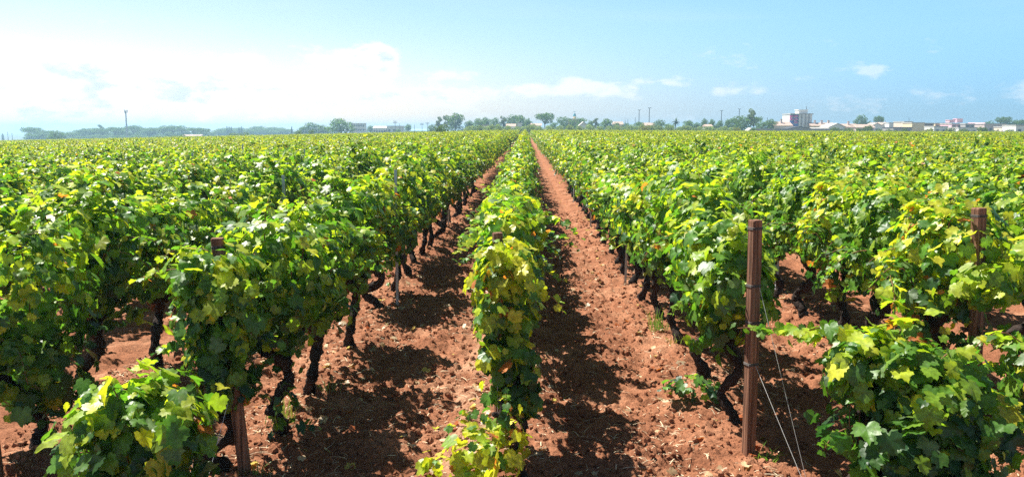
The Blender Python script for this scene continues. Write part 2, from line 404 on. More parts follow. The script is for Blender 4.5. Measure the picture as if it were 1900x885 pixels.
def foliage(name, blobs, shoots, level, yellow, seed, lsize=0.072, matl=None, ztop=1.85, lo_fill=0.35):
    """blobs: (cx,cy,cz, rx,ry,rz, count); shoots: (start, direction, length, droop) -> chain of shrinking leaves.  Returns leaf mesh and cane paths"""
    r = np.random.default_rng(seed); PP = []; NN = []; SS = []
    for (cx, cy, cz, rx, ry, rz, cnt) in blobs:
        v = r.normal(0, 1, (cnt, 3)); v /= np.linalg.norm(v, axis=1, keepdims=True)
        pw = np.sign(v) * np.abs(v) ** 0.8
        lump = 1 + 0.50 * np.sin(v[:, 0] * 5 + r.uniform(0, 6)) * np.cos(v[:, 1] * 4.5 + r.uniform(0, 6)) * np.sin(v[:, 2] * 5 + r.uniform(0, 6)) + r.normal(0, 0.06, cnt)
        rf = (1 - lo_fill * r.random(cnt) ** 1.3) * lump
        PP.append(np.array((cx, cy, cz)) + pw * rf[:, None] * np.array((rx, ry, rz)))
        o = v / np.array((rx, ry, rz)); o /= np.linalg.norm(o, axis=1, keepdims=True)
        NN.append(o * 0.9 + np.array((0, 0, 0.5)) + r.normal(0, 0.42, (cnt, 3)))
        SS.append(lsize * (0.45 + 0.95 * r.random(cnt) ** 1.2))
    canes = []
    for (st, dr, ln, droop) in shoots:
        p = np.array(st, float); d = np.array(dr, float); d /= np.linalg.norm(d); k = max(4, int(ln / 0.055))
        hd = np.array((blobs[0][0] * .5, blobs[0][1] * .5, min(.62, blobs[0][2]))); path = [hd, hd * .45 + p * .55 + r.normal(0, .03, 3), p.copy()]
        for i in range(k):
            d = d + np.array((0, 0, -droop)) / k + r.normal(0, 0.05, 3); d /= np.linalg.norm(d)
            p = p + d * ln / k; path.append(p.copy())
            f = i / k
            for sgn in ((-1, 1) if f < 0.75 else (1,)):
                side = np.cross(d, (0, 0, 1)) * sgn * 0.055 * (1.1 - f) + r.normal(0, 0.015, 3)
                PP.append((p + side)[None]); NN.append((np.array((0, 0, 0.8)) + side * 10 + r.normal(0, 0.35, 3))[None])
                SS.append(np.array([lsize * (1.05 - 0.62 * f) * r.uniform(0.8, 1.1)]))
        canes.append(path)
    P = np.concatenate(PP); Nn = np.concatenate(NN); S = np.concatenate(SS)
    P[:, 2] = np.maximum(P[:, 2], 0.06)
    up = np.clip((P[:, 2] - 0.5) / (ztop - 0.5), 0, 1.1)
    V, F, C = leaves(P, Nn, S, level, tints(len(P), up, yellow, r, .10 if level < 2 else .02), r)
    return make_mesh(name, V, F, matl or M_leaf, level < 3, C), canes

def cane_mesh(name, canes, extra=()):
    g = Geo()
    for i, pa in enumerate(list(canes) + list(extra)):
        k = len(pa); g.tube(pa, [0.0055 * (1 - 0.6 * j / k) for j in range(k)], 5)
    return g.mesh(name, M_cane, True)

def trunk_mesh(name, seed, lean=(0, 0), h=0.72, arms=((0.05, 0.33, 0.18), (-0.04, -0.33, 0.16)), kink=0.17, rad=0.054):
    r = random.Random(seed); g = Geo()
    a = r.uniform(-1, 1) * kink; b = r.uniform(-1, 1) * kink
    mid = [(0, 0, -0.08), (0.01, 0, 0.05), (lean[0] * .35 + a, lean[1] * .35 + b, h * .35), (lean[0] * .7 - a * .7, lean[1] * .7 - b * .5, h * .68), (lean[0], lean[1], h)]
    P = spline(mid, 36)
    g.tube(P, [rad * (1.35 - 0.45 * min(1, i / 13) + 0.28 * math.sin(i * .7 + seed) * r.random()) for i in range(36)], 12, 0.27, seed)
    top = np.array(mid[-1])
    for j, (ax, ay, azz) in enumerate(arms):
        e = top + np.array((ax, ay, azz)); m1_ = top + np.array((ax * .3 + r.uniform(-.05, .05), ay * .45, azz * 0.15 + r.uniform(-.05, .03)))
        Q = spline([top - np.array((0, 0, 0.04)), m1_, top + np.array((ax, ay, azz)) * 0.75, e], 14)
        g.tube(Q, [rad * (0.9 - 0.5 * i / 14 + 0.22 * r.random()) for i in range(14)], 10, 0.30, seed + j + 3)
    return g.mesh(name, M_vbark, True)

def std_parts(seed, level, n, yellow, rx=0.34, top=1.78, low=0.62, nsh=6, lsize=0.072, matl=None, ry=0.60):
    r = random.Random(seed)
    cz = (top + low) / 2; rz = (top - low) / 2
    bl = [(0, 0, cz + .06, rx, ry, rz * 0.92, int(n * .55))]
    for k in range(3):
        bl.append((r.uniform(-.12, .12), r.uniform(-.42, .42), cz + r.uniform(-.30, .32), rx * r.uniform(.7, .95), .33, rz * r.uniform(.5, .72), int(n * .15)))
    sh = []
    for k in range(nsh):
        sx = r.choice((-1, 1)); yy = r.uniform(-.5, .5)
        if k % 2: sh.append(((r.uniform(-.15, .15), yy, top - .18), (r.uniform(-.6, .6), r.uniform(-.5, .5), 1), r.uniform(.25, .45), r.uniform(0.3, 1.6)))
        else: sh.append(((sx * rx * .75, yy, cz + r.uniform(-.1, .35)), (sx, r.uniform(-.5, .5), .45), r.uniform(.3, .6), r.uniform(1.2, 2.6)))
    return foliage('foliage', bl, sh, level, yellow, seed, lsize, matl, ztop=top + .05)

GRP = 'grapevines growing in the rows'
def vine(name, x, y, tmesh, fmesh, cmesh, label, rz=0.0, sc=(1, 1, 1)):
    e = empty(name, (x, y, gz(x, y) - 0.01 if y < 60 else sl(x)), label, 'grapevine', GRP, rz); e.scale = sc
    link('trunk', tmesh, e); link('foliage', fmesh, e)
    if cmesh: link('cane', cmesh, e)
    return e

trunks = [trunk_mesh('trunk', 40 + i, lean=((-.10, .02), (.08, -.05), (.02, .12), (-.05, -.12), (.12, .06), (0, 0))[i], h=(.70, .64, .74, .6, .68, .72)[i]) for i in range(6)]
hi = []
for i in range(7):
    f, c = std_parts(100 + i, 0, 1040, (0.04, 0.02, 0.09, 0.03, 0.05, 0.03, 0.24)[i], lsize=.067, nsh=9, rx=(.34, .36, .33, .37, .34, .32, .36)[i], top=(1.80, 1.86, 1.76, 1.9, 1.8, 1.84, 1.78)[i], low=(.64, .70, .62, .72, .66, .68, .6)[i])
    hi.append((f, cane_mesh('cane', c)))
hi0 = []
for i in range(4):
    f, c = std_parts(150 + i, 0, 1050, (.08, .12, .05, .16)[i], rx=.27, top=(1.74, 1.80, 1.7, 1.78)[i], low=(.40, .46, .42, .38)[i], lsize=.064, nsh=10, ry=.66)
    hi0.append((f, cane_mesh('cane', c)))
mid_ = []
for i in range(8):
    f, c = std_parts(200 + i, 1, 800, (0.06, 0.04, 0.12, 0.05, 0.08, 0.04, .30, .06)[i], rx=.36, top=(1.80, 1.90, 1.72, 1.82, 1.95, 1.78, 1.7, 1.84)[i], lsize=0.069, nsh=9)
    mid_.append((f, cane_mesh('cane', c)))

ROWNAMES = {0: 'the narrow middle row between the two open aisles'}
ORD = ['zeroth', 'first', 'second', 'third', 'fourth', 'fifth', 'sixth', 'seventh', 'eighth', 'ninth', 'tenth', 'eleventh', 'twelfth']
ORD2 = {1: 'first', 2: 'second', 3: 'third', 4: 'fourth', 5: 'fifth', 6: 'sixth', 7: 'seventh', 8: 'eighth', 9: 'ninth', 10: 'tenth', 11: 'eleventh', 12: 'twelfth', 13: 'thirteenth', 14: 'fourteenth', 15: 'fifteenth', 16: 'sixteenth', 17: 'seventeenth', 18: 'eighteenth'}
def rowname(j):
    if j == 0: return 'the narrow middle row'
    return '%s row %s of the middle row' % (ORD2.get(abs(j), 'far'), 'left' if j < 0 else 'right')

# bespoke front plants --------------------------------------------------------
def bespoke(name, x, y, blobs, shoots, label, yellow=0.08, seed=1, lsize=0.075, trunk=None, lean=(0, 0), th=0.7, grapes=(), arms=None, extra=(), ztop=1.8, rad=0.046, fill=0.35):
    f, c = foliage('foliage', blobs, shoots, 0, yellow, seed, lsize, ztop=ztop, lo_fill=fill)
    kw = {} if arms is None else {'arms': arms}
    e = vine(name, x, y, trunk_mesh('trunk', seed + 500, lean, th, rad=rad, **kw), f, cane_mesh('cane', c, extra), label)
    for (gx, gy, gzz) in grapes:
        gg = Geo(); rr = random.Random(seed)
        for k in range(95):
            h = rr.random(); rad = 0.045 * (1 - h * .75)
            a = rr.uniform(0, 6.28); q = Vector((gx + rad * math.cos(a), gy + rad * math.sin(a), gzz - h * .16)); s = .0095
            T = [(0, 0, 1), (1, 0, 0), (0, 1, 0), (-1, 0, 0), (0, -1, 0), (.7, .7, .0), (0, 0, -1)]
            ico = [(s * math.sin(t) * math.cos(p_) + q.x, s * math.sin(t) * math.sin(p_) + q.y, s * math.cos(t) + q.z) for t in (0.5, 1.57, 2.6) for p_ in (0, 1.26, 2.51, 3.77, 5.03)]
            F = [(i, (i + 1) % 5, (i + 1) % 5 + 5, i + 5) for i in range(5)] + [(i + 5, (i + 1) % 5 + 5, (i + 1) % 5 + 10, i + 10) for i in range(5)] + [(4, 3, 2, 1, 0), (10, 11, 12, 13, 14)]
            gg.add(ico, F)
        gg.build('grape_bunch', M_grape, e, True)
    return e
# low bush at the bottom left, in front of the left end post
bespoke('grapevine', -2.22, 4.45, [(0, 0, .58, .33, .36, .42, 400), (-.1, .02, .80, .26, .26, .24, 130), (.16, -.05, .75, .22, .25, .3, 90), (-.22, 0, .45, .28, .3, .36, 110)],
        [((-.3, 0, .6), (-1, .1, .1), .30, .9), ((.28, 0, .5), (1, 0, .15), .28, 1.6), ((.05, 0, .92), (.3, 0, 1), .16, .5), ((-.05, -.1, .92), (-.4, -.1, 1), .18, .6)],
        'low round vine bush at the bottom left in front of the left end post', 0.10, 31, 0.080, lean=(.05, 0), th=.4, ztop=1.02)
# large bush at the right, in front of the right end post
bespoke('grapevine', 2.18, 5.15, [(.34, 0, .70, .42, .42, .48, 500), (.10, .05, .98, .30, .32, .27, 160), (.62, -.05, .55, .34, .36, .48, 240), (.30, -.25, .42, .38, .26, .34, 190), (.02, .1, .95, .22, .25, .3, 80)],
        [((-.1, .3, 1.1), (-.75, .55, .1), .62, .5), ((-.05, .1, 1.2), (-.9, .2, .55), .38, 1.5), ((.3, .2, 1.3), (.1, .6, 1), .35, .6), ((.75, 0, .8), (1, .1, .5), .4, 2.2), ((-.12, -.1, .6), (-1, -.3, .1), .2, 1.6), ((.5, -.1, 1.1), (.6, -.3, 1), .3, 2.5), ((.9, 0, .5), (1, 0, -.3), .3, 1.5)],
        'big leafy vine bush at the bottom right beside the guy wires', 0.05, 32, 0.082, lean=(.10, .0), th=.42, ztop=1.28,
        extra=[spline([(.05, 0, .35), (-.05, -.02, .6), (-.02, .0, .85), (.1, .05, 1.1)], 10), spline([(.05, 0, .35), (.02, .0, .65), (.08, .0, .95)], 10)])
# sprawling yellow-green shoots at the bottom centre
bespoke('grapevine', -.02, 5.42, [(-.33, -.18, .26, .20, .16, .17, 62), (-.52, -.2, .17, .16, .14, .12, 30), (-.08, -.05, .35, .10, .12, .28, 34)],
        [((-.1, 0, .3), (-.9, .1, .35), .55, 1.0), ((-.1, 0, .35), (-.6, .25, .9), .42, 1.4), ((-.05, 0, .3), (-.2, .1, 1), .36, .5), ((-.05, -.1, .2), (-.8, -.3, .2), .5, .6)],
        'small sprawling vine of yellow-green shoots at the bottom centre', 0.40, 33, 0.062, lean=(-.10, .05), th=.42, ztop=.35, arms=((-.06, .1, .12), (-.1, -.1, .08)), rad=0.026)
# front vine of the second row to the right
bespoke('grapevine', 3.78, 5.75, [(.05, -.1, .74, .36, .36, .32, 340), (-.22, .42, 1.30, .28, .16, .14, 120), (.15, .5, 1.45, .2, .2, .16, 80), (.1, -.2, .42, .34, .34, .34, 180)], [((-.3, 0, 1.0), (-1, 0, .3), .45, 2.2), ((-.3, 0, .8), (-1, -.2, .0), .3, 2.2), ((0, 0, 1.2), (-.3, .2, 1), .35, .9), ((-.2, -.2, .5), (-1, -.3, 0), .35, 1.5)],
        'vine at the right edge in front of the far right end post', 0.06, 34, 0.078, lean=(.02, 0), th=.55, ztop=1.3)
bespoke('grapevine', -3.80, 5.95, [(.05, -.05, 1.22, .38, .5, .52, 480), (.0, -.1, .72, .40, .42, .36, 260), (.2, .1, .55, .2, .3, .22, 80)], [((.2, -.2, .45), (.4, -.5, -.4), .25, 1.0), ((.1, -.3, .9), (.8, -.8, .2), .4, 1.8), ((0, 0, 1.7), (.2, 0, 1), .3, 1.3)],
        'dense dark vine drooping low at the left edge behind the bottom left bush', 0.06, 40, 0.076, th=.5)
# hanging vine by the left end post
bespoke('grapevine', -2.2, 5.55, [(0.04, -.12, .90, .17, .20, .32, 200), (.06, .25, 1.32, .27, .42, .34, 290), (.08, -.20, 1.24, .26, .18, .30, 240), (.06, -.14, 1.48, .24, .14, .17, 190), (.12, -.05, .68, .13, .16, .16, 50)],
        [((-.1, 0, 1.0), (-1, -.1, .15), .45, .9), ((-.1, .1, 1.45), (-1, .1, .45), .6, 1.3), ((.15, 0, .7), (1, -.1, -.1), .35, 1.0), ((0, .2, 1.55), (-.8, 0, .6), .55, 1.3), ((.1, .2, 1.6), (.4, 0, 1), .35, 1.2)],
        'gnarled vine hanging round the left end post', 0.07, 35, 0.070, lean=(.02, .05), th=.44, grapes=[(-.10, -.12, .72)], arms=((-.25, -.02, .12), (.1, .12, .25)), rad=.055)
# middle row, hanging over its end post
bespoke('grapevine', -.08, 5.95, [(-.08, .10, 1.26, .24, .32, .34, 420), (-.08, -.08, .92, .20, .20, .34, 230), (.0, -.10, .64, .18, .17, .27, 150), (.06, -.1, .42, .12, .12, .14, 50), (-.12, -.05, 1.2, .12, .14, .3, 90)],
        [((.1, .1, 1.2), (1, 0, .4), .32, 1.6), ((-.15, .1, 1.1), (-1, 0, .2), .24, 1.6), ((-.1, .1, 1.4), (-1, .3, .6), .3, 2.4), ((.05, -.1, .55), (.5, -.2, -.3), .22, .8)],
        'slender yellow-green vine covering the middle end post', 0.36, 36, 0.066, lean=(-.02, .0), th=.5, arms=((-.02, .25, .3), (.06, .02, .12)), ztop=1.55, rad=.03)
bespoke('grapevine', -.15, 7.0, [(-.02, .0, 1.38, .21, .5, .32, 420), (.05, .1, 1.05, .17, .4, .32, 220)], [((.15, .1, 1.2), (1, -.2, .3), .4, 1.4), ((-.2, .1, 1.4), (-1, 0, .4), .35, 1.8), ((0, -.2, 1.6), (.3, 0, 1), .3, 1.5)],
        'second vine of the narrow middle row with drooping side shoots', 0.10, 37, 0.068, th=.6)
bespoke('grapevine', -.12, 8.3, [(-.04, .0, 1.42, .26, .6, .34, 520), (.1, .3, 1.15, .22, .4, .36, 240)], [((-.2, -.1, 1.5), (-1, -.2, .5), .5, 2.0), ((.2, .1, 1.5), (1, -.3, .3), .6, 1.3), ((0, .3, 1.7), (.2, 0, 1), .3, 1.5), ((.2, .5, 1.3), (1, 0, .3), .55, 1.2)],
        'third vine of the middle row with a shoot reaching over the right aisle', 0.10, 38, 0.07, th=.6)
# first vine behind the right end post
bespoke('grapevine', 1.74, 6.55, [(-.04, .0, 1.22, .31, .45, .44, 560), (-.14, .35, 1.42, .32, .35, .34, 230), (-.1, .1, .9, .22, .3, .28, 110)],
        [((-.2, .1, 1.1), (-1, 0, .3), .4, 1.8), ((.2, 0, 1.0), (1, 0, .2), .3, 2.2), ((0, 0, 1.55), (-.2, 0, 1), .3, 1.3)],
        'first vine behind the tall right end post', 0.06, 39, 0.074, lean=(-.02, .05), th=.66, arms=((-.12, .3, .25), (.03, -.12, .22)), rad=.042)

# standing rows ---------------------------------------------------------------
CENTS = [(j, k) for j in range(-24, 25) for k in range(0, 34)]
spots = []
known = {2: [6.95, 8.1], -2: [7.0, 8.15], -1: [6.30, 7.35, 8.8, 10.8, 12.0, 13.3], 1: [7.7, 9.1, 10.4, 11.5, 12.64]}
rr = random.Random(5)
rows = {}
for j in range(-24, 25):
    x0 = ROW0 + DROW * j
    ys = list(known.get(j, []))
    yy = (ys[-1] + 1.15) if ys else {0: 9.6}.get(j, 6.3 + rr.uniform(0, .3) if j > 0 else 5.9 + rr.uniform(0, .4))
    while yy < 232: ys.append(yy); yy += 1.15 + rr.uniform(-.1, .1)
    rows[j] = ys
    for k, yv in enumerate(ys):
        if yv > 45: break
        # in view?
        d = yv; u = 975 + 1500 * x0 / d
        if -160 < u < 2060: spots.append((math.hypot(x0, yv), j, k, x0, yv))
spots.sort()
NVINE = 300 - 12
things = spots[:NVINE]; taken = set((j, k) for _, j, k, _, _ in things)
print('last individual at', things[-1])
LAST = {}
for _, j, k, _, yv in things: LAST[j] = max(LAST.get(j, 0), yv)
rz_ = random.Random(9); PROTO = {}
things.sort(key=lambda t: (t[1], t[2]))
for d, j, k, x0, yv in things:
    near = d < 15.5
    pool = hi0 if j == 0 and d < 24 else hi if near else mid_
    i = rz_.randrange(len(pool))
    if j == -1 and near: i = (1, 3, 5)[i % 3]
    if j == -1 and 10.5 < yv < 12.2: i = 6
    ti = rz_.randrange(len(trunks))
    off = {0: 3, 1: 1, -1: 1}.get(j, 0)
    if k + 1 + off <= 12: lab = '%s vine from the front of %s' % (ORD[k + 1 + off], rowname(j)) if j in (-1, 0, 1) else '%s standing vine counted from the front in the %s' % (ORD[k + 1], rowname(j))
    else: lab = 'vine far back in %s' % (rowname(j) if j == 0 else 'the ' + rowname(j))
    if j in (-1, 1) and k + 1 + off <= 12: lab = '%s vine from the front of the %s' % (ORD[k + 1 + off], rowname(j))
    if lab.startswith('vine far'): lab = lab + ', dense green hedge'
    wx = {0: 1.12 if yv < 12 else .95, 1: .98, -1: 1.0}.get(j, 1.02) * rz_.uniform(.93, 1.07)
    sz = rz_.uniform(.90, 1.07) * (.97 if j == 0 else 1)
    key = (id(pool), i, ti); x = x0 + rz_.uniform(-.05, .05)
    if j == 0: x -= .08 if yv < 16 else 0
    if j == -1: x = -1.99 + rz_.uniform(-.04, .04)
    rot = rz_.choice((0, math.pi)) + rz_.uniform(-.12, .12)
    if key in PROTO:
        e = copy_tree(PROTO[key]); e['label'] = lab; e.location = (x, yv, gz(x, yv)); e.rotation_euler = (0, 0, rot)
    else:
        e = vine('grapevine', x, yv, trunks[ti], pool[i][0], pool[i][1], lab, rot); PROTO[key] = e
    e.scale = (wx, 1.12 if j == 0 else 1, sz)

# the rest of the vineyard: one mass -------------------------------------------
lod = []
def lodmesh(seed, n, lev, ls, ly):
    f, _ = std_parts(seed, lev, n, .24 + .06 * (seed % 3), rx=.35, top=1.80 + .06 * (seed % 3 - 1), low=.45, lsize=ls, nsh=6, matl=M_leaf_far, ry=ly)
    return f
lod2 = [lodmesh(300 + i, 460, 2, .095, .62) for i in range(5)]
lod3 = [lodmesh(400 + i, 190, 3, .13, .66) for i in range(5)]
pts = []; ra = np.random.default_rng(3)
jmin = int((-232 * .80) / DROW); jmax = int(232 * .80 / DROW)
for j in range(jmin, jmax):
    x0 = ROW0 + DROW * j; y0 = max(abs(x0) / .70 - 8, 6.2)
    if j in LAST: y0 = max(y0, LAST[j] + 1.1)
    end = 232 if j > -30 else 232 + (j + 30) * 0.2
    n = int((end - y0) / 1.15)
    if n <= 0: continue
    yy = y0 + np.arange(n) * 1.15 + ra.uniform(-.1, .1, n); xx = x0 + ra.uniform(-.06, .06, n)
    for a, b in zip(xx, yy): pts.append((a, b))
pts = np.array(pts); zz = slope(pts[:, 0])
n = len(pts); print('mass vines', n)
dist = np.hypot(pts[:, 0], pts[:, 1])
index = np.where(dist < 75, ra.integers(0, 5, n), 5 + ra.integers(0, 5, n))
me = bpy.data.meshes.new('vineyard_rows'); me.vertices.add(n)
me.vertices.foreach_set('co', np.stack([pts[:, 0], pts[:, 1], zz], -1).astype(np.float32).ravel())
def fattr(name, typ, key, data):
    a = me.attributes.new(name, typ, 'POINT'); a.data.foreach_set(key, data)
fattr('pick', 'INT', 'value', index.astype(np.int32))
rot = np.zeros((n, 3), np.float32); rot[:, 2] = ra.choice([0, math.pi], n) + ra.uniform(-.15, .15, n)
fattr('turn', 'FLOAT_VECTOR', 'vector', rot.ravel())
scv = np.stack([ra.uniform(.85, 1.15, n), np.ones(n), ra.uniform(.90, 1.08, n)], -1).astype(np.float32)
fattr('size', 'FLOAT_VECTOR', 'vector', scv.ravel())
mass = link('vineyard_rows', me); tag(mass, 'dense green and yellow vine rows running back to the tree line', 'vineyard', kind='stuff')
gn = bpy.data.node_groups.new('rows', 'GeometryNodeTree')
gn.interface.new_socket('Geometry', in_out='INPUT', socket_type='NodeSocketGeometry'); gn.interface.new_socket('Geometry', in_out='OUTPUT', socket_type='NodeSocketGeometry')
gi = gn.nodes.new('NodeGroupInput'); go = gn.nodes.new('NodeGroupOutput'); iop = gn.nodes.new('GeometryNodeInstanceOnPoints'); jg = gn.nodes.new('GeometryNodeJoinGeometry')
gn.links.new(gi.outputs[0], iop.inputs['Points']); gn.links.new(jg.outputs[0], iop.inputs['Instance']); iop.inputs['Pick Instance'].default_value = True
for mm in reversed(lod2 + lod3):      # join puts the last linked first
    ob = bpy.data.objects.new('vine_source', mm); oi = gn.nodes.new('GeometryNodeObjectInfo'); oi.inputs['Object'].default_value = ob; oi.inputs['As Instance'].default_value = True
    gn.links.new(oi.outputs['Geometry'], jg.inputs[0])
for nm, ty, so in (('pick', 'INT', 'Instance Index'), ('turn', 'FLOAT_VECTOR', 'Rotation'), ('size', 'FLOAT_VECTOR', 'Scale')):
    na = gn.nodes.new('GeometryNodeInputNamedAttribute'); na.data_type = ty; na.inputs['Name'].default_value = nm
    gn.links.new(na.outputs[0], iop.inputs[so])
gn.links.new(iop.outputs[0], go.inputs[0])
mo = mass.modifiers.new('rows', 'NODES'); mo.node_group = gn

# ------------------------------------------------------------------ posts, wires
def end_post(x, y, lean, rz, label, h=1.80, w=0.080):
    z0 = gz(x, y)
    e = empty('end_post', (x, y, z0), label, 'post', 'wooden end posts of the vine rows', rz)
    g = Geo(); a = w / 2; c = 0.008
    ring = [(-a + c, -a), (a - c, -a), (a, -a + c), (a, a - c), (a - c, a), (-a + c, a), (-a, a - c), (-a, -a + c)]
    V = []; zs = [-.15, .3, .7, 1.1, 1.5, h - .01, h]; rr_ = random.Random(int(x * 10) + 50)
    for i, z in enumerate(zs):
        k = .93 if i == len(zs) - 1 else 1; jx = rr_.uniform(-.003, .003)
        for (px, py) in ring: V.append((px * k + lean[0] * z + jx, py * k + lean[1] * z, z))
    F = [(i * 8 + j, i * 8 + (j + 1) % 8, (i + 1) * 8 + (j + 1) % 8, (i + 1) * 8 + j) for i in range(len(zs) - 1) for j in range(8)] + [tuple((len(zs) - 1) * 8 + j for j in range(8))]
    g.add(V, F); g.build('shaft', M_post, e)
    for zb in (h - .07, 1.30, 1.02, .70):
        t = Geo()
        for q_ in range(3):
            zc = zb + q_ * .007
            P = [(px * 1.06 + lean[0] * zc, py * 1.06 + lean[1] * zc, zc + .002 * math.sin(i)) for i, (px, py) in enumerate(ring)]
            P.append(P[0]); t.tube(P, .0028, 5)
        t.build('wire_tie', M_wire, e)
    return e
end_post(1.72, 5.97, (-.006, .01), .35, 'tall square brown wooden post with wire ties at the front of the right row', 1.80)
end_post(-2.0, 5.47, (-.07, .03), .2, 'leaning brown wooden post half hidden in leaves at the left', 1.68)
end_post(-.20, 6.14, (-.008, .0), .3, 'narrow wooden post wrapped in leaves in the middle row', 1.63, .070)
end_post(3.67, 6.42, (-.05, .01), .3, 'wooden post rising above the leaves at the far right', 1.80, .084)
end_post(-3.78, 5.44, (-.03, .0), .3, 'wooden post cut by the left edge of the photo', 1.70)

def wire(P, rad, matl, label, group, name='wire'):
    g = Geo(); g.tube(P, rad, 5); o = g.build(name, matl); tag(o, label, 'wire', group); return o
# guy wires from the end posts down to the soil in front
for (a, b, lab) in (((1.74, 5.93, 1.30), (1.95, 5.25, -.03), 'pale guy wire from high on the tall right post'),
                    ((1.735, 5.93, .70), (1.93, 5.15, -.03), 'pale guy wire from low on the tall right post'),
                    ((-2.06, 5.42, 1.02), (-2.26, 4.95, -.03), 'pale guy wire left of the leaning left post'),
                    ((-2.04, 5.42, .70), (-2.14, 4.98, -.03), 'pale guy wire nearest the leaning left post'),
                    ((-.22, 6.04, 1.30), (-.19, 5.55, -.03), 'pale guy wire in front of the middle post')):
    wire([a, b], .0014, M_wirel, lab, 'guy wires of the end posts', 'guy_wire')
for j, px, py in ((-2, -3.80, 5.44), (-1, -2.08, 5.5), (0, -.21, 6.1), (1, 1.71, 6.0), (2, 3.55, 6.45)):
    for hgt_, nm in ((.72, 'low'), (1.25, 'middle'), (1.66, 'top')):
        P = [(px, py, hgt_)] + [((-1.99 if j == -1 else ROW0 + DROW * j), yq, hgt_ + sl(px) + .03 * math.sin(yq * .5 + j) - .01 * (yq % 6 > 2)) for yq in range(8, 60, 3)]
        wire(P, .002, M_wire, '%s trellis wire along %s' % (nm, rowname(j) if j == 0 else 'the ' + rowname(j)), 'trellis wires along the vine rows', 'trellis_wire')

# thin steel stakes in the rows
def stake_mesh():
    g = Geo(); g.box(-.018, .018, -.003, .003, -.1, 1.95); g.box(-.018, -.012, .003, .026, -.1, 1.95); g.box(.012, .018, .003, .026, -.1, 1.95)
    return g.mesh('stake', M_metal)
SM = stake_mesh(); first = None
for j, yv, hh, lab in ((-1, 11.0, .96, 'pale steel stake standing above the left row beside the left aisle'), (-2, 12.0, .90, 'steel stake poking from the second row on the left'),
                       (1, 12.75, .9, 'nearest steel stake at the foot of the row right of the aisle'), (1, 20.0, .9, 'second steel stake at the foot of the row right of the aisle'),
                       (2, 11.5, .94, 'steel stake hardly showing above the leaves behind the tall post'), (-1, 20.5, .98, 'farther steel stake above the left row beside the aisle'),
                       (-4, 18.5, .98, 'steel stake showing among vines in the far left rows'), (-5, 27, 1.0, 'small steel stake far back among the left rows'),
                       (-3, 21, .99, 'steel stake over the third row on the left'), (1, 27.0, .9, 'third steel stake at the foot of the row right of the aisle')):
    x = (-2.0 if j == -1 else ROW0 + DROW * j) + (-.1 if j == 1 else .03)
    if j == -1 and yv < 12: x = -1.78
    if j == -2: x = -3.60
    if j == 1: x = {12.75: 1.60, 20.0: 1.62, 27.0: 1.62}[yv]
    if first is None: first = o = link('steel_stake', SM)
    else: o = first.copy(); COL.objects.link(o)
    o.location = (x, yv, gz(x, yv)); o.scale = (1, 1, hh); o.rotation_euler = (rr.uniform(-.02, .02), rr.uniform(-.02, .02), rr.uniform(-.3, .3))
    tag(o, lab, 'stake', 'steel stakes in the vine rows')

# ------------------------------------------------------------------ low plants, litter, clods
f, c = foliage('leafy_sucker', [(0, 0, .12, .22, .16, .10, 34), (.14, -.05, .10, .14, .12, .09, 16)], [((-.1, 0, .1), (-1, .1, .3), .2, .8)], 0, .02, 77, .058, ztop=2.5)
o = link('vine_sucker', f); o.location = (1.50, 7.0, gz(1.5, 7.0)); tag(o, 'low patch of pale green vine leaves on the soil left of the tall post', 'young vine')
f, c = foliage('leafy_sucker', [(0, 0, .16, .10, .10, .14, 16)], [((0, 0, .1), (1, .1, .3), .25, .8), ((0, 0, .1), (-1, .1, .3), .2, .8)], 0, .0, 78, .045, ztop=2.5)
o = link('vine_sucker', f); o.location = (-1.86, 6.05, gz(-1.86, 6.05)); o.scale = (1, 1, 1.6); tag(o, 'small drooping green sucker at the foot of the trunk by the left post', 'young vine')
M_grass = leaf_mat('grass_blade', trans=.35, mottled=False)
def grass_tuft(x, y, n, h, label, seed, c=(.22, .24, .07)):
    r = random.Random(seed); g = Geo()
    for i in range(n):
        bx, by = r.gauss(0, .05), r.gauss(0, .04); dx, dy = r.gauss(0, .07), r.gauss(0, .07); hh = h * r.uniform(.4, 1); w = .0035
        cc = [q * r.uniform(.7, 1.3) for q in c]
        V = [(bx - w, by, 0), (bx + w, by, 0), (bx + dx * .4 + w, by + dy * .4, hh * .6), (bx + dx * .4 - w, by + dy * .4, hh * .6), (bx + dx, by + dy, hh)]
        g.add(V, [(0, 1, 2, 3), (3, 2, 4)], cc)
    o = g.build('grass_tuft', M_grass); o.location = (x, y, gz(x, y)); tag(o, label, 'grass', 'wispy grass tufts at the vine feet')
grass_tuft(-2.02, 6.42, 34, .30, 'tall wispy grass tuft right beside the trunk by the left post', 1)
grass_tuft(-1.88, 7.45, 26, .14, 'short grass tuft at the foot of the third trunk on the left', 2)
grass_tuft(1.62, 9.6, 34, .34, 'thin upright green stems between the trunks right of the aisle', 3, (.12, .2, .04))
grass_tuft(1.82, 5.85, 26, .10, 'small green weed at the base of the tall right post', 4, (.14, .24, .04))
grass_tuft(1.70, 9.0, 16, .12, 'little dry tuft under a right-hand trunk', 5)
grass_tuft(3.35, 5.3, 30, .12, 'dry tuft at the bottom right corner', 6)
grass_tuft(-1.92, 5.45, 24, .10, 'short dry grass at the base of the leaning left post', 8)

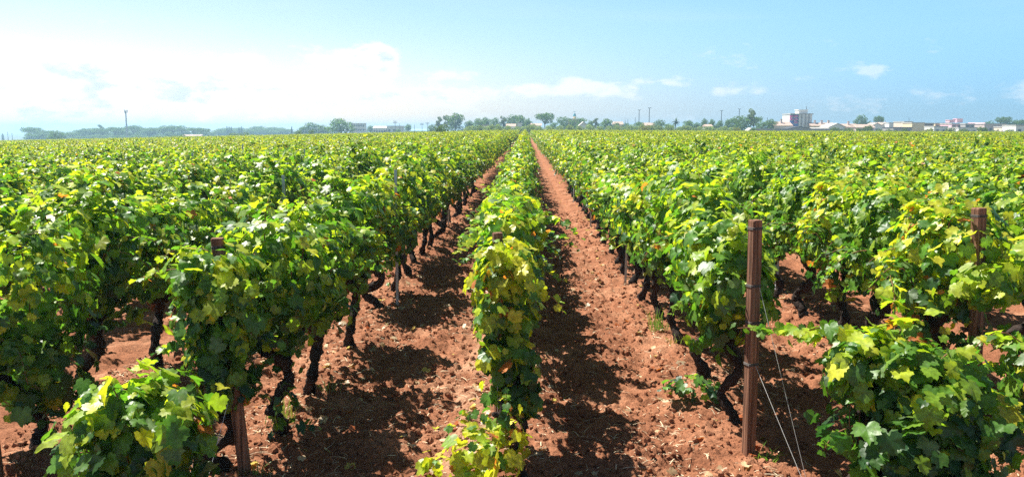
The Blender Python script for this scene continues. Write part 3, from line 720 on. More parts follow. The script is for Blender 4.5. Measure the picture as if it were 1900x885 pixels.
def merge_parts(name, T, F, P, Rm, S, C, matl, smooth):
    k = len(T); n = len(P)
    q = np.einsum('nij,nkj->nki', Rm, T[None] * S) + P[:, None]
    Fi = F[None] + (np.arange(n) * k)[:, None, None]
    return make_mesh(name, q.reshape(-1, 3), Fi.reshape(-1, F.shape[1]), matl, smooth, np.repeat(C, k, 0) if C is not None else None)
def rotz_tilt(n, r, tilt):
    a = r.uniform(0, 6.283, n); ca, sa = np.cos(a), np.sin(a); Rz = np.zeros((n, 3, 3)); Rz[:, 0, 0] = ca; Rz[:, 0, 1] = -sa; Rz[:, 1, 0] = sa; Rz[:, 1, 1] = ca; Rz[:, 2, 2] = 1
    b = r.normal(0, tilt, n); cb, sb = np.cos(b), np.sin(b); Rx = np.zeros((n, 3, 3)); Rx[:, 0, 0] = 1; Rx[:, 1, 1] = cb; Rx[:, 1, 2] = -sb; Rx[:, 2, 1] = sb; Rx[:, 2, 2] = cb
    return Rz @ Rx
def tintmat(name, rough=.9):
    m = bpy.data.materials.new(name); m.use_nodes = True; n = m.node_tree.nodes; a = n.new('ShaderNodeAttribute'); a.attribute_name = 'tint'
    m.node_tree.links.new(a.outputs['Color'], n['Principled BSDF'].inputs['Base Color']); n['Principled BSDF'].inputs['Roughness'].default_value = rough
    n['Principled BSDF'].inputs['Specular IOR Level'].default_value = .15
    return m
r = np.random.default_rng(21)
def scatter(n, r, ymax=26, xr=4.2):
    y = 4.3 + (ymax - 4.3) * r.random(n) ** 2.0; x = r.uniform(-xr, xr + .5, n)
    return x, y
# clods
ico = []
for t in (0.0, 1.0, 2.1, 3.14):
    if t in (0.0, 3.14): ico.append((0, 0, math.cos(t)))
    else:
        for a in range(5): ico.append((math.sin(t) * math.cos(a * 1.257 + t), math.sin(t) * math.sin(a * 1.257 + t), math.cos(t)))
ico = np.array([ico[0]] + ico[1:6] + ico[6:11] + [ico[11]])
IF = np.array([(0, i + 1, (i + 1) % 5 + 1) for i in range(5)] + [(i + 1, i + 6, (i + 1) % 5 + 1) for i in range(5)] + [((i + 1) % 5 + 1, i + 6, (i + 1) % 5 + 6) for i in range(5)] + [(11, (i + 1) % 5 + 6, i + 6) for i in range(5)])
n = 48000; x, y = scatter(n, r, 24); s = .004 + .030 * r.random(n) ** 5
P = np.stack([x, y, gheight(x, y) + s * .25], -1); Sx = (s[:, None, None] * r.uniform(.65, 1.35, (n, 12, 1)))
me_ = make_mesh('soil_clods', (np.einsum('nij,nkj->nki', rotz_tilt(n, r, 1), ico[None] * Sx) + P[:, None]).reshape(-1, 3), (IF[None] + (np.arange(n) * 12)[:, None, None]).reshape(-1, 3), M_soil, False)
tag(link('soil_clods', me_), 'crumbly red clods of earth over the aisles', 'soil', kind='stuff')
# straw and twigs
T = np.array([(-.5, -.5, 0), (-.15, -.5, .25), (.2, -.5, .22), (.5, -.5, 0), (.5, .5, 0), (.2, .5, .22), (-.15, .5, .25), (-.5, .5, 0)])
SF = np.array([(0, 1, 6, 7), (1, 2, 5, 6), (2, 3, 4, 5)])
n = 26000; x, y = scatter(n, r, 24)
keep = VN[5](x * 1.1, y * .8) + r.uniform(-.35, .35, n) > -.05; x = x[keep]; y = y[keep]; n = len(x)
ln = .025 + .12 * r.random(n) ** 3; S = np.stack([ln, np.full(n, .0038) + .0030 * r.random(n), ln * .25], -1)[:, None, :]
C = np.array((.62, .50, .34)) * r.uniform(.45, 1.15, (n, 1))
tag(link('straw_litter', merge_parts('straw_litter', T, SF, np.stack([x, y, gheight(x, y) + .008], -1), rotz_tilt(n, r, .25), S, C, tintmat('straw'), False)), 'dry straw and twig bits strewn over the red soil', 'straw', kind='stuff')
# dry fallen leaves
n = 620; x = np.where(r.random(n) < .6, r.choice([-2.0, -1.75, .0, 1.7, -.45], n) + r.normal(0, .28, n), r.uniform(-4, 4.5, n)); y = 4.6 + 24 * r.random(n) ** 1.7
Nr = np.stack([r.normal(0, .3, n), r.normal(0, .3, n), np.ones(n)], -1)
cc = np.array((.52, .40, .25)) * r.uniform(.5, 1.25, (n, 1)); k = r.random(n); cc[k < .12] = (.35, .10, .03); cc[k > .9] = (.5, .40, .08)
V, F, C = leaves(np.stack([x, y, gheight(x, y) + .018], -1), Nr, .05 * r.uniform(.6, 1.25, n), 0, cc, r, False)
tag(link('dry_leaves', make_mesh('dry_leaves', V, F, M_grass, True, C)), 'pale dry vine leaves fallen on the soil', 'dry leaves', kind='stuff')

# ------------------------------------------------------------------ background trees
def crown_leaves(centers, n, ls, seed, base, var=.35, flat=1.0):
    r = np.random.default_rng(seed); PP = []; NN = []
    tot = sum(c[3] * c[4] * c[5] for c in centers)
    for (cx, cy, cz, rx, ry, rz) in centers:
        m = max(6, int(n * (rx * ry * rz) ** .667 / sum((c[3] * c[4] * c[5]) ** .667 for c in centers)))
        v = r.normal(0, 1, (m, 3)); v /= np.linalg.norm(v, axis=1, keepdims=True)
        PP.append(np.array((cx, cy, cz)) + v * (1 - .35 * r.random((m, 1))) * (1 + r.normal(0, .09, (m, 1))) * np.array((rx, ry, rz))); NN.append(v + r.normal(0, .5, (m, 3)))
    P = np.concatenate(PP); Nn = np.concatenate(NN); m = len(P)
    C = np.array(base) * r.uniform(1 - var, 1 + var, (m, 1)) * (1 + r.normal(0, .06, (m, 3)))
    return leaves(P, Nn, ls * r.uniform(.6, 1.3, m), 3, np.clip(C, .005, 1), r)
KIND = {}
def tree_kind(kind, var):
    """unit-height tree meshes, as (trunk, crown)"""
    if (kind, var) in KIND: return KIND[(kind, var)]
    r = random.Random(var * 17 + len(kind)); seed = var * 31 + len(kind) * 7; g = Geo(); cs = []
    def limbs(z0, tips, r0=.022):
        g.tube([(0, 0, -.03), (r.uniform(-.01, .01), 0, z0 * .5), (0, 0, z0)], [r0 * 1.3, r0, r0 * .85], 7)
        for t in tips: g.tube([(0, 0, z0 - .02), (t[0] * .5, t[1] * .5, z0 + (t[2] - z0) * .6), t], [r0 * .6, r0 * .45, r0 * .2], 5)
    if kind == 'pine':
        tips = [(.36 * math.cos(a + var) * q_, .36 * math.sin(a + var) * q_, .78 + .08 * r.random()) for a, q_ in zip((0, .9, 1.8, 2.7, 3.6, 4.5, 5.4, 2), (1, .9, 1, .8, 1, .9, 1, .2))]
        limbs(.45, tips, .026); cs = [(t[0], t[1], t[2], r.uniform(.17, .24), r.uniform(.17, .24), r.uniform(.13, .19)) for t in tips] + [(0, 0, .84, .24, .24, .16), (.1, .1, .62, .3, .3, .16)]
        base = (.085, .145, .040); nl, ls = 1500, .030
    elif kind == 'broad':
        tips = [(.25 * math.cos(a) * r.uniform(.5, 1.1), .25 * math.sin(a) * r.uniform(.5, 1.1), r.uniform(.38, .82)) for a in np.arange(0, 6.2, .62)]
        limbs(.3, tips, .028); cs = [(t[0], t[1], t[2], *(r.uniform(.13, .21),) * 2, r.uniform(.11, .17)) for t in tips] + [(0, 0, .82, .16, .16, .16), (0, 0, .55, .26, .26, .25)] + [(.24 * math.cos(a), .24 * math.sin(a), .24, .14, .14, .15) for a in (0, 1.3, 2.5, 3.8, 5)]
        base = (.090, .155, .040); nl, ls = 1600, .028
    elif kind == 'eucalyptus':
        tips = [(.17 * math.cos(a) * r.uniform(.3, 1.2), .17 * math.sin(a) * r.uniform(.3, 1.2), z) for a, z in zip(np.arange(0, 12, 1.1), (.45, .5, .6, .62, .7, .74, .8, .86, .9, .55, .66))]
        limbs(.35, tips, .018); cs = [(t[0], t[1], t[2], *(r.uniform(.07, .12),) * 2, r.uniform(.07, .11)) for t in tips]
        base = (.13, .16, .07); nl, ls = 1000, .026
    elif kind == 'olive':
        tips = [(.42 * math.cos(a) * r.uniform(.4, 1.1), .42 * math.sin(a) * r.uniform(.4, 1.1), r.uniform(.4, .8)) for a in np.arange(0, 6.2, .7)]
        limbs(.22, tips, .045); cs = [(t[0], t[1], t[2], r.uniform(.22, .3), r.uniform(.22, .3), r.uniform(.17, .24)) for t in tips] + [(0, 0, .7, .3, .3, .25)]
        base = (.22, .28, .15); nl, ls = 1300, .045
    elif kind == 'cypress':
        limbs(.2, [(0, 0, .9)], .02); cs = [(0, 0, .3, .085, .085, .22), (0, 0, .55, .08, .08, .25), (.01, 0, .78, .045, .045, .2)]; base = (.03, .05, .025); nl, ls = 600, .025
    elif kind == 'palm':
        g.tube([(0, 0, 0), (.01, 0, .4), (0, 0, .72)], [.04, .032, .035], 7)
        r2 = np.random.default_rng(seed); VV = []; FF = []; k = 0
        for i in range(34):
            a = i * 2.4; e0 = r.uniform(-.3, 1.3); p = Vector((0, 0, .72)); d = Vector((math.cos(a) * math.cos(e0), math.sin(a) * math.cos(e0), math.sin(e0))); sd = Vector((-math.sin(a), math.cos(a), 0))
            for s_ in range(6):
                w = .035 * (1 - s_ / 7); VV += [tuple(p - sd * w), tuple(p), tuple(p + sd * w)] if s_ == 0 else [tuple(p - sd * w - Vector((0, 0, w * .7))), tuple(p), tuple(p + sd * w - Vector((0, 0, w * .7)))]
                if s_: FF += [(k - 3, k - 2, k + 1, k), (k - 2, k - 1, k + 2, k + 1)]
                k += 3; d = (d + Vector((0, 0, -.22))).normalized(); p = p + d * .068
        cm = make_mesh('crown', np.array(VV), FF, M_tree, False, np.tile((.05, .08, .03), (len(VV), 1)))
        KIND[(kind, var)] = (g.mesh('trunk', M_tbark, True), cm); return KIND[(kind, var)]
    else:  # bush, yellowbush
        tips = [(.5 * math.cos(a) * r.uniform(.4, 1.2), .5 * math.sin(a) * r.uniform(.4, 1.2), r.uniform(.3, .75)) for a in np.arange(0, 6.2, .62)]
        limbs(.12, tips, .03); cs = [(t[0], t[1], t[2], r.uniform(.24, .34), r.uniform(.24, .34), r.uniform(.2, .3)) for t in tips] + [(0, 0, .45, .45, .45, .4)]
        base = {'bush': (.10, .145, .045), 'yellowbush': (.20, .21, .06)}.get(kind, (.07, .11, .04)); nl, ls = 1500, .045
    V, F, C = crown_leaves(cs, nl, ls, seed, base)
    KIND[(kind, var)] = (g.mesh('trunk', M_tbark, True), make_mesh('crown', V, F, M_tree, False, C)); return KIND[(kind, var)]
NAMES = {'pine': 'umbrella_pine', 'broad': 'broadleaf_tree', 'eucalyptus': 'eucalyptus_tree', 'olive': 'olive_tree', 'cypress': 'cypress_tree', 'palm': 'palm_tree', 'bush': 'shrub', 'yellowbush': 'shrub'}
ASP = {'pine': 1.0, 'broad': .62, 'eucalyptus': .50, 'olive': 1.35, 'cypress': .19, 'palm': .85, 'bush': 1.6, 'yellowbush': 1.6}
TP = {}; tv = random.Random(4)
def tree(kind, u0, u1, vtop, D, label, group='trees beyond the vineyard', zb=None):
    """a tree whose crown spans the photo columns u0..u1 and tops out at row vtop, standing D metres away"""
    uc = (u0 + u1) / 2; rx, ry, rz = ray(uc, vtop); s = D / ry
    x = rx * s; ztop = EYE + rz * s; z0 = sl(x) if zb is None else zb; h = ztop - z0; wd = (u1 - u0) / 1500 * D
    var = tv.randrange(3); key = (kind, var); tm, cm = tree_kind(kind, var)
    if key in TP: e = copy_tree(TP[key]); e['label'] = label; e['group'] = group
    else:
        e = empty(NAMES[kind], (0, 0, 0), label, 'shrub' if 'bush' in kind else 'tree', group); link('trunk', tm, e); link('crown', cm, e); TP[key] = e
    e.location = (x, D, z0); k = wd / ASP[kind]; e.scale = (k, k, h); e.rotation_euler = (0, 0, tv.uniform(0, 6.28))
    return e
rr = random.Random(12)
G1 = 'hazy umbrella pine wood on the left'; LW = 'umbrella pine merging into the hazy wood behind the tall mast'
tree('cypress', 2, 7, 247, 700, 'tiny dark cypress at the far left edge of the horizon')
tree('bush', -4, 14, 262, 215, 'low green shrub at the left edge of the vineyard')
tree('pine', 40, 76, 236, 600, 'broad leaning umbrella pine standing apart at the far left', G1)
tree('pine', 62, 98, 242, 600, 'flat-topped pine joined to the broad pine at the far left', G1)
tree('broad', 96, 117, 241, 380, 'darker round tree in front of the pines at the far left')
tree('broad', 88, 102, 250, 390, 'small bush-like tree left of the darker round tree')
tree('broad', 112, 124, 246, 600, 'small hazy tree right of the darker round tree')
for (a, b, v) in ((122, 150, 246), (136, 168, 241), (150, 192, 238), (170, 206, 238), (196, 232, 236), (205, 245, 238), (232, 262, 233), (250, 286, 237), (268, 300, 238), (286, 318, 237), (300, 342, 233), (324, 356, 238), (345, 374, 237), (358, 391, 238)):
    tree('pine', a, b, v, 640 + rr.uniform(-30, 30), LW, G1)
for (a, b, v) in ((130, 160, 252), (165, 200, 250), (205, 240, 251), (240, 275, 250), (280, 310, 250), (318, 350, 251), (350, 385, 252)):
    tree('broad', a, b, v, 560, 'low hazy tree under the umbrella pine wood', G1)
for q_ in range(5): tree('broad', 46 + q_ * 11, 64 + q_ * 11, 246 + rr.uniform(-1, 2), 590, 'low hazy tree under the two flat pines at the far left', G1)
for q_ in range(18): tree('broad', 120 + q_ * 15, 144 + q_ * 15, 243 + rr.uniform(-2, 2), 660 + rr.uniform(-15, 15), 'rounded hazy tree filling the pine wood between the umbrella pines', G1)
for q_ in range(9): tree('broad', 394 + q_ * 16, 418 + q_ * 16, 239 + rr.uniform(-1.5, 1.5), 800, 'pale blue tree in the most distant wood left of centre', 'palest distant wood left of centre')
tree('eucalyptus', 179, 193, 231, 650, 'thin forked tree rising above the pine wood', G1)
tree('bush', 315, 345, 249, 320, 'pale shrub at the foot of the pine wood')
tree('bush', 245, 262, 253, 330, 'small green shrub right of the mast')
for (a, b, v) in ((396, 420, 238), (412, 440, 236), (432, 460, 236), (455, 480, 235), (470, 500, 233), (490, 518, 235), (508, 535, 236)):
    tree('broad', a, b, v, 820, 'pale blue tree in the most distant wood left of centre', 'palest distant wood left of centre')
for u in (419, 423, 427, 441, 446): tree('cypress', u, u + 4, 233 + rr.uniform(0, 3), 780, 'thin cypress spike over the distant pale wood', 'cypress spikes over the pale wood')
tree('cypress', 539, 543, 234, 600, 'dark narrow cypress beside the distant wood')
tree('bush', 418, 470, 245, 300, 'low dark hedge bush on the left field edge')
tree('bush', 545, 563, 240, 300, 'left of two small round shrubs before the big round tree')
tree('bush', 569, 586, 239, 300, 'right of two small round shrubs before the big round tree')
tree('broad', 550, 572, 234, 520, 'hazy tree left of the tall pointed one')
tree('broad', 566, 590, 226, 520, 'pointed-topped hazy tree left of the big round tree')
tree('broad', 586, 612, 231, 520, 'hazy tree just left of the big round tree')
tree('broad', 611, 653, 218, 400, 'big dense round tree beside the long white building')
tree('broad', 680, 694, 232, 540, 'small tree between the two white buildings')
tree('broad', 732, 744, 239, 430, 'small dark tree in front of the low white shed')
tree('broad', 750, 764, 229, 520, 'lone small round tree right of the white shed')
tree('bush', 802, 833, 229, 165, 'round dark green shrub at the edge of the vines')
tree('broad', 794, 808, 230, 420, 'small tree behind the round dark shrub')
tree('eucalyptus', 806, 822, 216, 410, 'thin pale tree left of the tallest tree', )
tree('eucalyptus', 820, 838, 213, 415, 'airy tree between the thin one and the tallest')
tree('broad', 830, 860, 207, 400, 'tallest full tree left of centre')
for (a, b, v, k, lab) in ((862, 880, 222, 'broad', 'low pale tree right of the tallest tree'), (878, 900, 218, 'broad', 'round hazy tree above the olives'), (890, 912, 216, 'broad', 'first of the rounded trees above the olives'), (910, 926, 217, 'broad', 'narrow rounded tree above the olives'),
                          (926, 942, 215, 'eucalyptus', 'gappy tree showing sky between its clumps'), (938, 960, 211, 'broad', 'tall rounded tree left of the aisle end'), (955, 976, 212, 'broad', 'twin rounded tree above the aisle end'), (972, 988, 218, 'broad', 'lower round tree right of the twin trees')):
    tree(k, a, b, v, 400 + rr.uniform(-15, 15), lab)
tree('pine', 993, 1029, 210, 380, 'dark domed pine standing apart right of the aisle end')
tree('broad', 1018, 1034, 226, 390, 'small tree under the right of the domed pine')
tree('broad', 1036, 1062, 215, 380, 'broad pale tree left of the church dome')
tree('broad', 1056, 1084, 217, 375, 'pale tree in front of the church dome')
tree('broad', 1088, 1102, 222, 390, 'small dark tree right of the church dome')
tree('eucalyptus', 1099, 1113, 219, 385, 'sparse tree right of the church dome')
tree('broad', 1113, 1138, 219, 370, 'smooth round green tree left of the tiled roof')
tree('broad', 1136, 1148, 226, 380, 'small tree hugging the tiled roof')
tree('broad', 1154, 1166, 227, 380, 'dark small tree right of the tiled roof')
tree('broad', 1176, 1197, 225, 330, 'low domed tree under the first tall lamp')
tree('broad', 1212, 1232, 221, 340, 'lone round tree right of the tall lamps')
tree('palm', 1243, 1265, 218, 330, 'spiky dark palm above the olives')
tree('broad', 1232, 1250, 228, 335, 'dark low tree left of the palm')
for (a, b, v, k, lab) in ((1268, 1290, 222, 'broad', 'rounded tree right of the palm'), (1284, 1302, 226, 'broad', 'low rounded tree right of the palm'), (1301, 1314, 218, 'broad', 'small upright round tree'), (1314, 1328, 220, 'broad', 'green tree left of the third lamp'), (1328, 1342, 222, 'broad', 'dark tree at the foot of the third lamp'),
                          (1342, 1358, 220, 'broad', 'tree between the third and fourth lamps'), (1354, 1372, 217, 'broad', 'tree just left of the fourth lamp'), (1364, 1392, 213, 'broad', 'tall mass of green under the forked tree'), (1384, 1414, 216, 'pine', 'spreading pine under the forked tree'),
                          (1400, 1426, 224, 'broad', 'dark green tree left of the tiled house'), (1422, 1442, 219, 'broad', 'leafy tree against the tiled house')):
    tree(k, a, b, v, 340 + rr.uniform(-12, 12), lab)
tree('eucalyptus', 1384, 1405, 201, 345, 'tall forked tree with clumps high over the others')
# olive row
u = 858
oli = []
while u < 1268:
    w = rr.uniform(15, 23); oli.append((u, u + w * 1.25, 231.5 + rr.uniform(-2, 2.0))); u += w
for a, b, v in oli: tree('olive', a, b, v, 248 + rr.uniform(-5, 8), 'grey-green olive tree in the long row behind the vines', 'olive row behind the vines')
for a, b, v in ((1262, 1290, 232), (1284, 1308, 234), (1302, 1330, 233), (1326, 1352, 234), (1348, 1376, 235)): tree('olive', a, b, v, 252, 'grey-green olive tree in the long row behind the vines', 'olive row behind the vines')
tree('yellowbush', 1184, 1210, 231, 240, 'yellowish bush among the grey olives')
tree('yellowbush', 1358, 1378, 235, 246, 'dry pinkish bush at the right end of the olives')
tree('broad', 1393, 1402, 236, 250, 'tiny tree at the left end of the grey wall')
# right-hand shrubs and trees
for a, b, v, k, lab in ((1538, 1562, 234, 'bush', 'green shrub in front of the gabled white house'), (1560, 1590, 236, 'bush', 'low shrub in front of the town right of the tower'), (1586, 1606, 235, 'bush', 'shrub below the two town trees'), (1598, 1624, 231, 'bush', 'largest shrub before the town houses'), (1624, 1642, 237, 'bush', 'small shrub right of the largest one'), (1640, 1662, 238, 'bush', 'low flat shrub near the grey garages'),
                          (1672, 1686, 237, 'bush', 'blue-green shrub left of the cream block'), (1714, 1735, 237, 'yellowbush', 'ochre bush right of the cream block'), (1752, 1776, 235, 'bush', 'shrub before the two-storey house'), (1774, 1798, 238, 'bush', 'shrub before the pink house'), (1810, 1838, 234, 'bush', 'bushy grey-green shrub before the long pink building'), (1838, 1856, 239, 'bush', 'shrub left of the stone hut'), (1862, 1884, 238, 'bush', 'shrub right of the stone hut')):
    tree(k, a, b, v, 262 + rr.uniform(-6, 6), lab)
for a, b, v, k, lab in ((1594, 1610, 211, 'broad', 'taller of the two town trees'), (1583, 1596, 219, 'broad', 'small tree left of the taller town tree'), (1593, 1608, 222, 'broad', 'paler tree under the taller town tree'), (1609, 1620, 223, 'broad', 'little tree between the two town trees'), (1622, 1641, 215, 'pine', 'dark domed town pine'),
                          (1684, 1700, 226, 'broad', 'low green tree behind the cream block'), (1827, 1850, 223, 'broad', 'pale tree above the long pink building'), (1850, 1876, 217, 'pine', 'largest dark pine at the right edge'), (1868, 1890, 222, 'broad', 'dark pine beside the largest at the right edge'), (1884, 1912, 222, 'pine', 'pine cut by the right edge')):
    tree(k, a, b, v, 420, lab)

# ------------------------------------------------------------------ background buildings
def wallmat(name, c): return mat(name, c, .85, .6, .10)
M_white = wallmat('white_render', (.74, .73, .70)); M_cream = wallmat('cream_render', (.70, .56, .36)); M_pink = wallmat('pink_render', (.58, .47, .43)); M_peach = wallmat('peach_render', (.66, .54, .43))
M_grey = wallmat('grey_block_wall', (.36, .34, .33)); M_tile = mat('terracotta_tile', (.42, .31, .25), .85, 1.5, .25); M_flat = mat('roof_screed', (.45, .43, .40), .9, 1, .15)
M_win = mat('dark_window', (.05, .06, .08), .25, 1, .2, spec=.6); M_shut = mat('shutter', (.25, .16, .11), .6, 2, .2); M_dark = mat('dark_metal_roof', (.07, .07, .08), .6, 2, .2)
M_blue = mat('blue_panel', (.05, .16, .60), .6, 2, .15); M_mag = mat('magenta_panel', (.66, .07, .36), .6, 2, .15); M_rose = mat('rose_render', (.76, .48, .54), .8, 2, .15); M_stone = mat('dry_stone', (.38, .33, .29), .9, 3, .3)
M_glass = mat('greenhouse_film', (.30, .50, .58), .4, 2, .15); M_dome = mat('green_blue_dome', (.04, .25, .33), .5, 2, .2)
def house(name, u0, u1, vtop, D, depth, wall, label, roof='flat', rmat=None, rh=1.2, wins=0, floors=1, rot=0.0, zb=None, chim=0, door=False, cat='house', group='houses of the far town', winmat=None, strip=False):
    uc = (u0 + u1) / 2; rx, ry, rz = ray(uc, vtop); s = D / ry; x = rx * s; z0 = sl(x) - .3 if zb is None else zb
    H_ = EYE + rz * s - z0; w = (u1 - u0) / 1500 * D; e = empty(name, (x, D, z0), label, cat, group, rot)
    wh = H_ - (rh if roof != 'flat' else .0)
    g = Geo(); g.box(-w / 2, w / 2, 0, depth, 0, wh)
    if roof == 'gablex':   # gable end faces the camera
        g.add([(-w / 2, 0, wh), (w / 2, 0, wh), (0, 0, wh + rh), (-w / 2, depth, wh), (w / 2, depth, wh), (0, depth, wh + rh)], [(0, 1, 2), (3, 5, 4), (0, 2, 5, 3), (1, 4, 5, 2)])
    g.build('wall', wall, e)
    g = Geo(); o_ = .35
    if roof == 'flat': g.box(-w / 2 - .15, w / 2 + .15, -.15, depth + .15, wh + .003, wh + .35)
    elif roof == 'ridge': g.add([(-w / 2 - o_, -o_, wh), (w / 2 + o_, -o_, wh), (w / 2 + o_, depth + o_, wh), (-w / 2 - o_, depth + o_, wh), (-w / 2 - o_, depth / 2, wh + rh), (w / 2 + o_, depth / 2, wh + rh)], [(0, 1, 5, 4), (2, 3, 4, 5), (0, 4, 3), (1, 2, 5), (0, 3, 2, 1)])
    elif roof == 'hip': g.add([(-w / 2 - o_, -o_, wh), (w / 2 + o_, -o_, wh), (w / 2 + o_, depth + o_, wh), (-w / 2 - o_, depth + o_, wh), (-w / 4, depth / 2, wh + rh), (w / 4, depth / 2, wh + rh)], [(0, 1, 5, 4), (2, 3, 4, 5), (0, 4, 3), (1, 2, 5), (0, 3, 2, 1)])
    else:
        g.add([(-w / 2 - o_, -o_, wh - .05), (0, -o_, wh + rh + .05), (w / 2 + o_, -o_, wh - .05), (-w / 2 - o_, depth + o_, wh - .05), (0, depth + o_, wh + rh + .05), (w / 2 + o_, depth + o_, wh - .05),
               (-w / 2 - o_, -o_, wh + .15), (0, -o_, wh + rh + .25), (w / 2 + o_, -o_, wh + .15), (-w / 2 - o_, depth + o_, wh + .15), (0, depth + o_, wh + rh + .25), (w / 2 + o_, depth + o_, wh + .15)],
              [(6, 7, 10, 9), (7, 8, 11, 10), (0, 3, 4, 1), (1, 4, 5, 2), (0, 1, 7, 6), (1, 2, 8, 7), (3, 9, 10, 4), (4, 10, 11, 5), (0, 6, 9, 3), (2, 5, 11, 8)])
    rf = g.build('roof', rmat or (M_flat if roof == 'flat' else M_tile), e)
    for c_ in range(chim):
        g = Geo(); cx = -w / 2 + w * (c_ + .7) / (chim + .4); g.box(cx - .35, cx + .35, depth * .3, depth * .3 + .7, wh + rh * .3, H_ + .9); g.box(cx - .45, cx + .45, depth * .3 - .1, depth * .3 + .8, H_ + .903, H_ + 1.05); g.build('chimney', M_pink, rf)
    if wins:
        fh = wh / floors
        for f_ in range(floors):
            for i in range(wins):
                cx = -w / 2 + w * (i + .5) / wins; ww = min(.6, w / wins * .3); zc = f_ * fh + fh * .55; hh = min(.75, fh * .25)
                g = Geo(); g.box(cx - ww, cx + ww, -.05, -.003, zc - hh, zc + hh); fr = g.build('window', M_win if winmat is None else winmat, e)
                g = Geo(); g.box(cx - ww - .12, cx + ww + .12, -.14, -.002, zc - hh - .14, zc - hh - .003); g.build('sill', M_white, fr)
    if door:
        g = Geo(); g.box(w * .2, w * .2 + 1.1, -.06, -.003, 0.3, 2.4); g.build('door', M_shut, e)
    return e
BG = 'white buildings beyond the trees'
house('long_building', 650, 676, 230, 500, 6, M_white, 'long white building with rows of windows beside the big round tree', 'flat', None, 1, 8, 3, group=BG, cat='building')
house('white_shed', 692, 716, 234, 470, 12, M_white, 'low white shed with sloping roof left of the utility pole', 'ridge', M_flat, 1.2, 5, 1, group=BG, cat='building')
house('white_shed', 718, 744, 235, 470, 12, M_white, 'low white shed with a dark open bay behind the utility pole', 'flat', None, 1, 3, 1, group=BG, cat='building')
house('field_shed', 338, 372, 250, 560, 8, M_pink, 'low pinkish shed at the foot of the hazy pines', 'ridge', M_tile, 1, 3, 1, group=BG, cat='building')
house('greenhouse', 762, 802, 239.5, 430, 12, M_glass, 'long low bluish greenhouse left of the round shrub', 'ridge', M_glass, 1.0, 0, group=BG, cat='greenhouse')
house('house', 895, 912, 233, 300, 8, M_pink, 'small pinkish wall glimpsed between the olive trees', 'flat', wins=2, group=BG)
house('house', 940, 956, 230, 350, 8, M_white, 'white house glimpsed under the tall rounded trees', 'ridge', M_tile, 1, 2, group=BG)
house('house', 960, 968, 229, 340, 8, M_white, 'narrow white wall under the twin rounded trees', 'flat', wins=1, group=BG)
house('house', 986, 1004, 229, 360, 8, M_white, 'little white house left of the domed pine', 'ridge', M_tile, 1, 2, group=BG)
house('house', 1076, 1090, 227, 350, 8, M_white, 'white gabled house right of the church dome', 'gablex', M_flat, 1.6, 1, group=BG)
house('house', 1140, 1156, 226, 400, 9, M_peach, 'peach house with a brown tiled roof among the trees', 'ridge', M_tile, 1.4, 3, group=BG)
house('house', 1196, 1216, 228, 350, 9, M_white, 'long pale house under the second tall lamp', 'ridge', M_tile, 1.2, 3, group=BG)
house('house', 1312, 1322, 231, 300, 7, M_white, 'tiny bright white house among the green trees', 'ridge', M_tile, .8, 1, group=BG)
house('garden_hut', 1390, 1399, 239, 262, 4, M_white, 'tiny white hut at the left end of the grey wall', 'gablex', M_flat, .8, 1, group=BG)
# grey perimeter wall
def long_wall(u0, u1, vtop, D, label, m_):
    xa = ray(u0, 240)[0] * D / ray(u0, 240)[1]; xb_ = ray(u1, 240)[0] * D / ray(u1, 240)[1]; z = EYE + ray((u0 + u1) / 2, vtop)[2] * D / ray(u0, 240)[1]
    e = empty('boundary_wall', ((xa + xb_) / 2, D, sl(xb_) - .3), label, 'wall'); w = (xb_ - xa) / 2
    g = Geo(); g.box(-w, w, 0, .3, 0, z - sl(xb_) + .3); g.build('wall_panel', m_, e)
    g = Geo(); g.box(-w - .05, w + .05, -.06, .36, z - sl(xb_) + .303, z - sl(xb_) + .42); g.build('coping', M_flat, e)
long_wall(1399, 1545, 239.5, 285, 'long low grey block wall in front of the tower', M_grey)
house('house', 1438, 1470, 226, 330, 9, M_peach, 'peach house with a tiled roof left of the tower', 'ridge', M_tile, 1.6, 3, chim=1, door=True)
house('shed', 1460, 1507, 236, 295, 8, M_grey, 'grey shed with a dark low gable in front of the tower', 'gablex', M_dark, .8, 0, cat='shed')
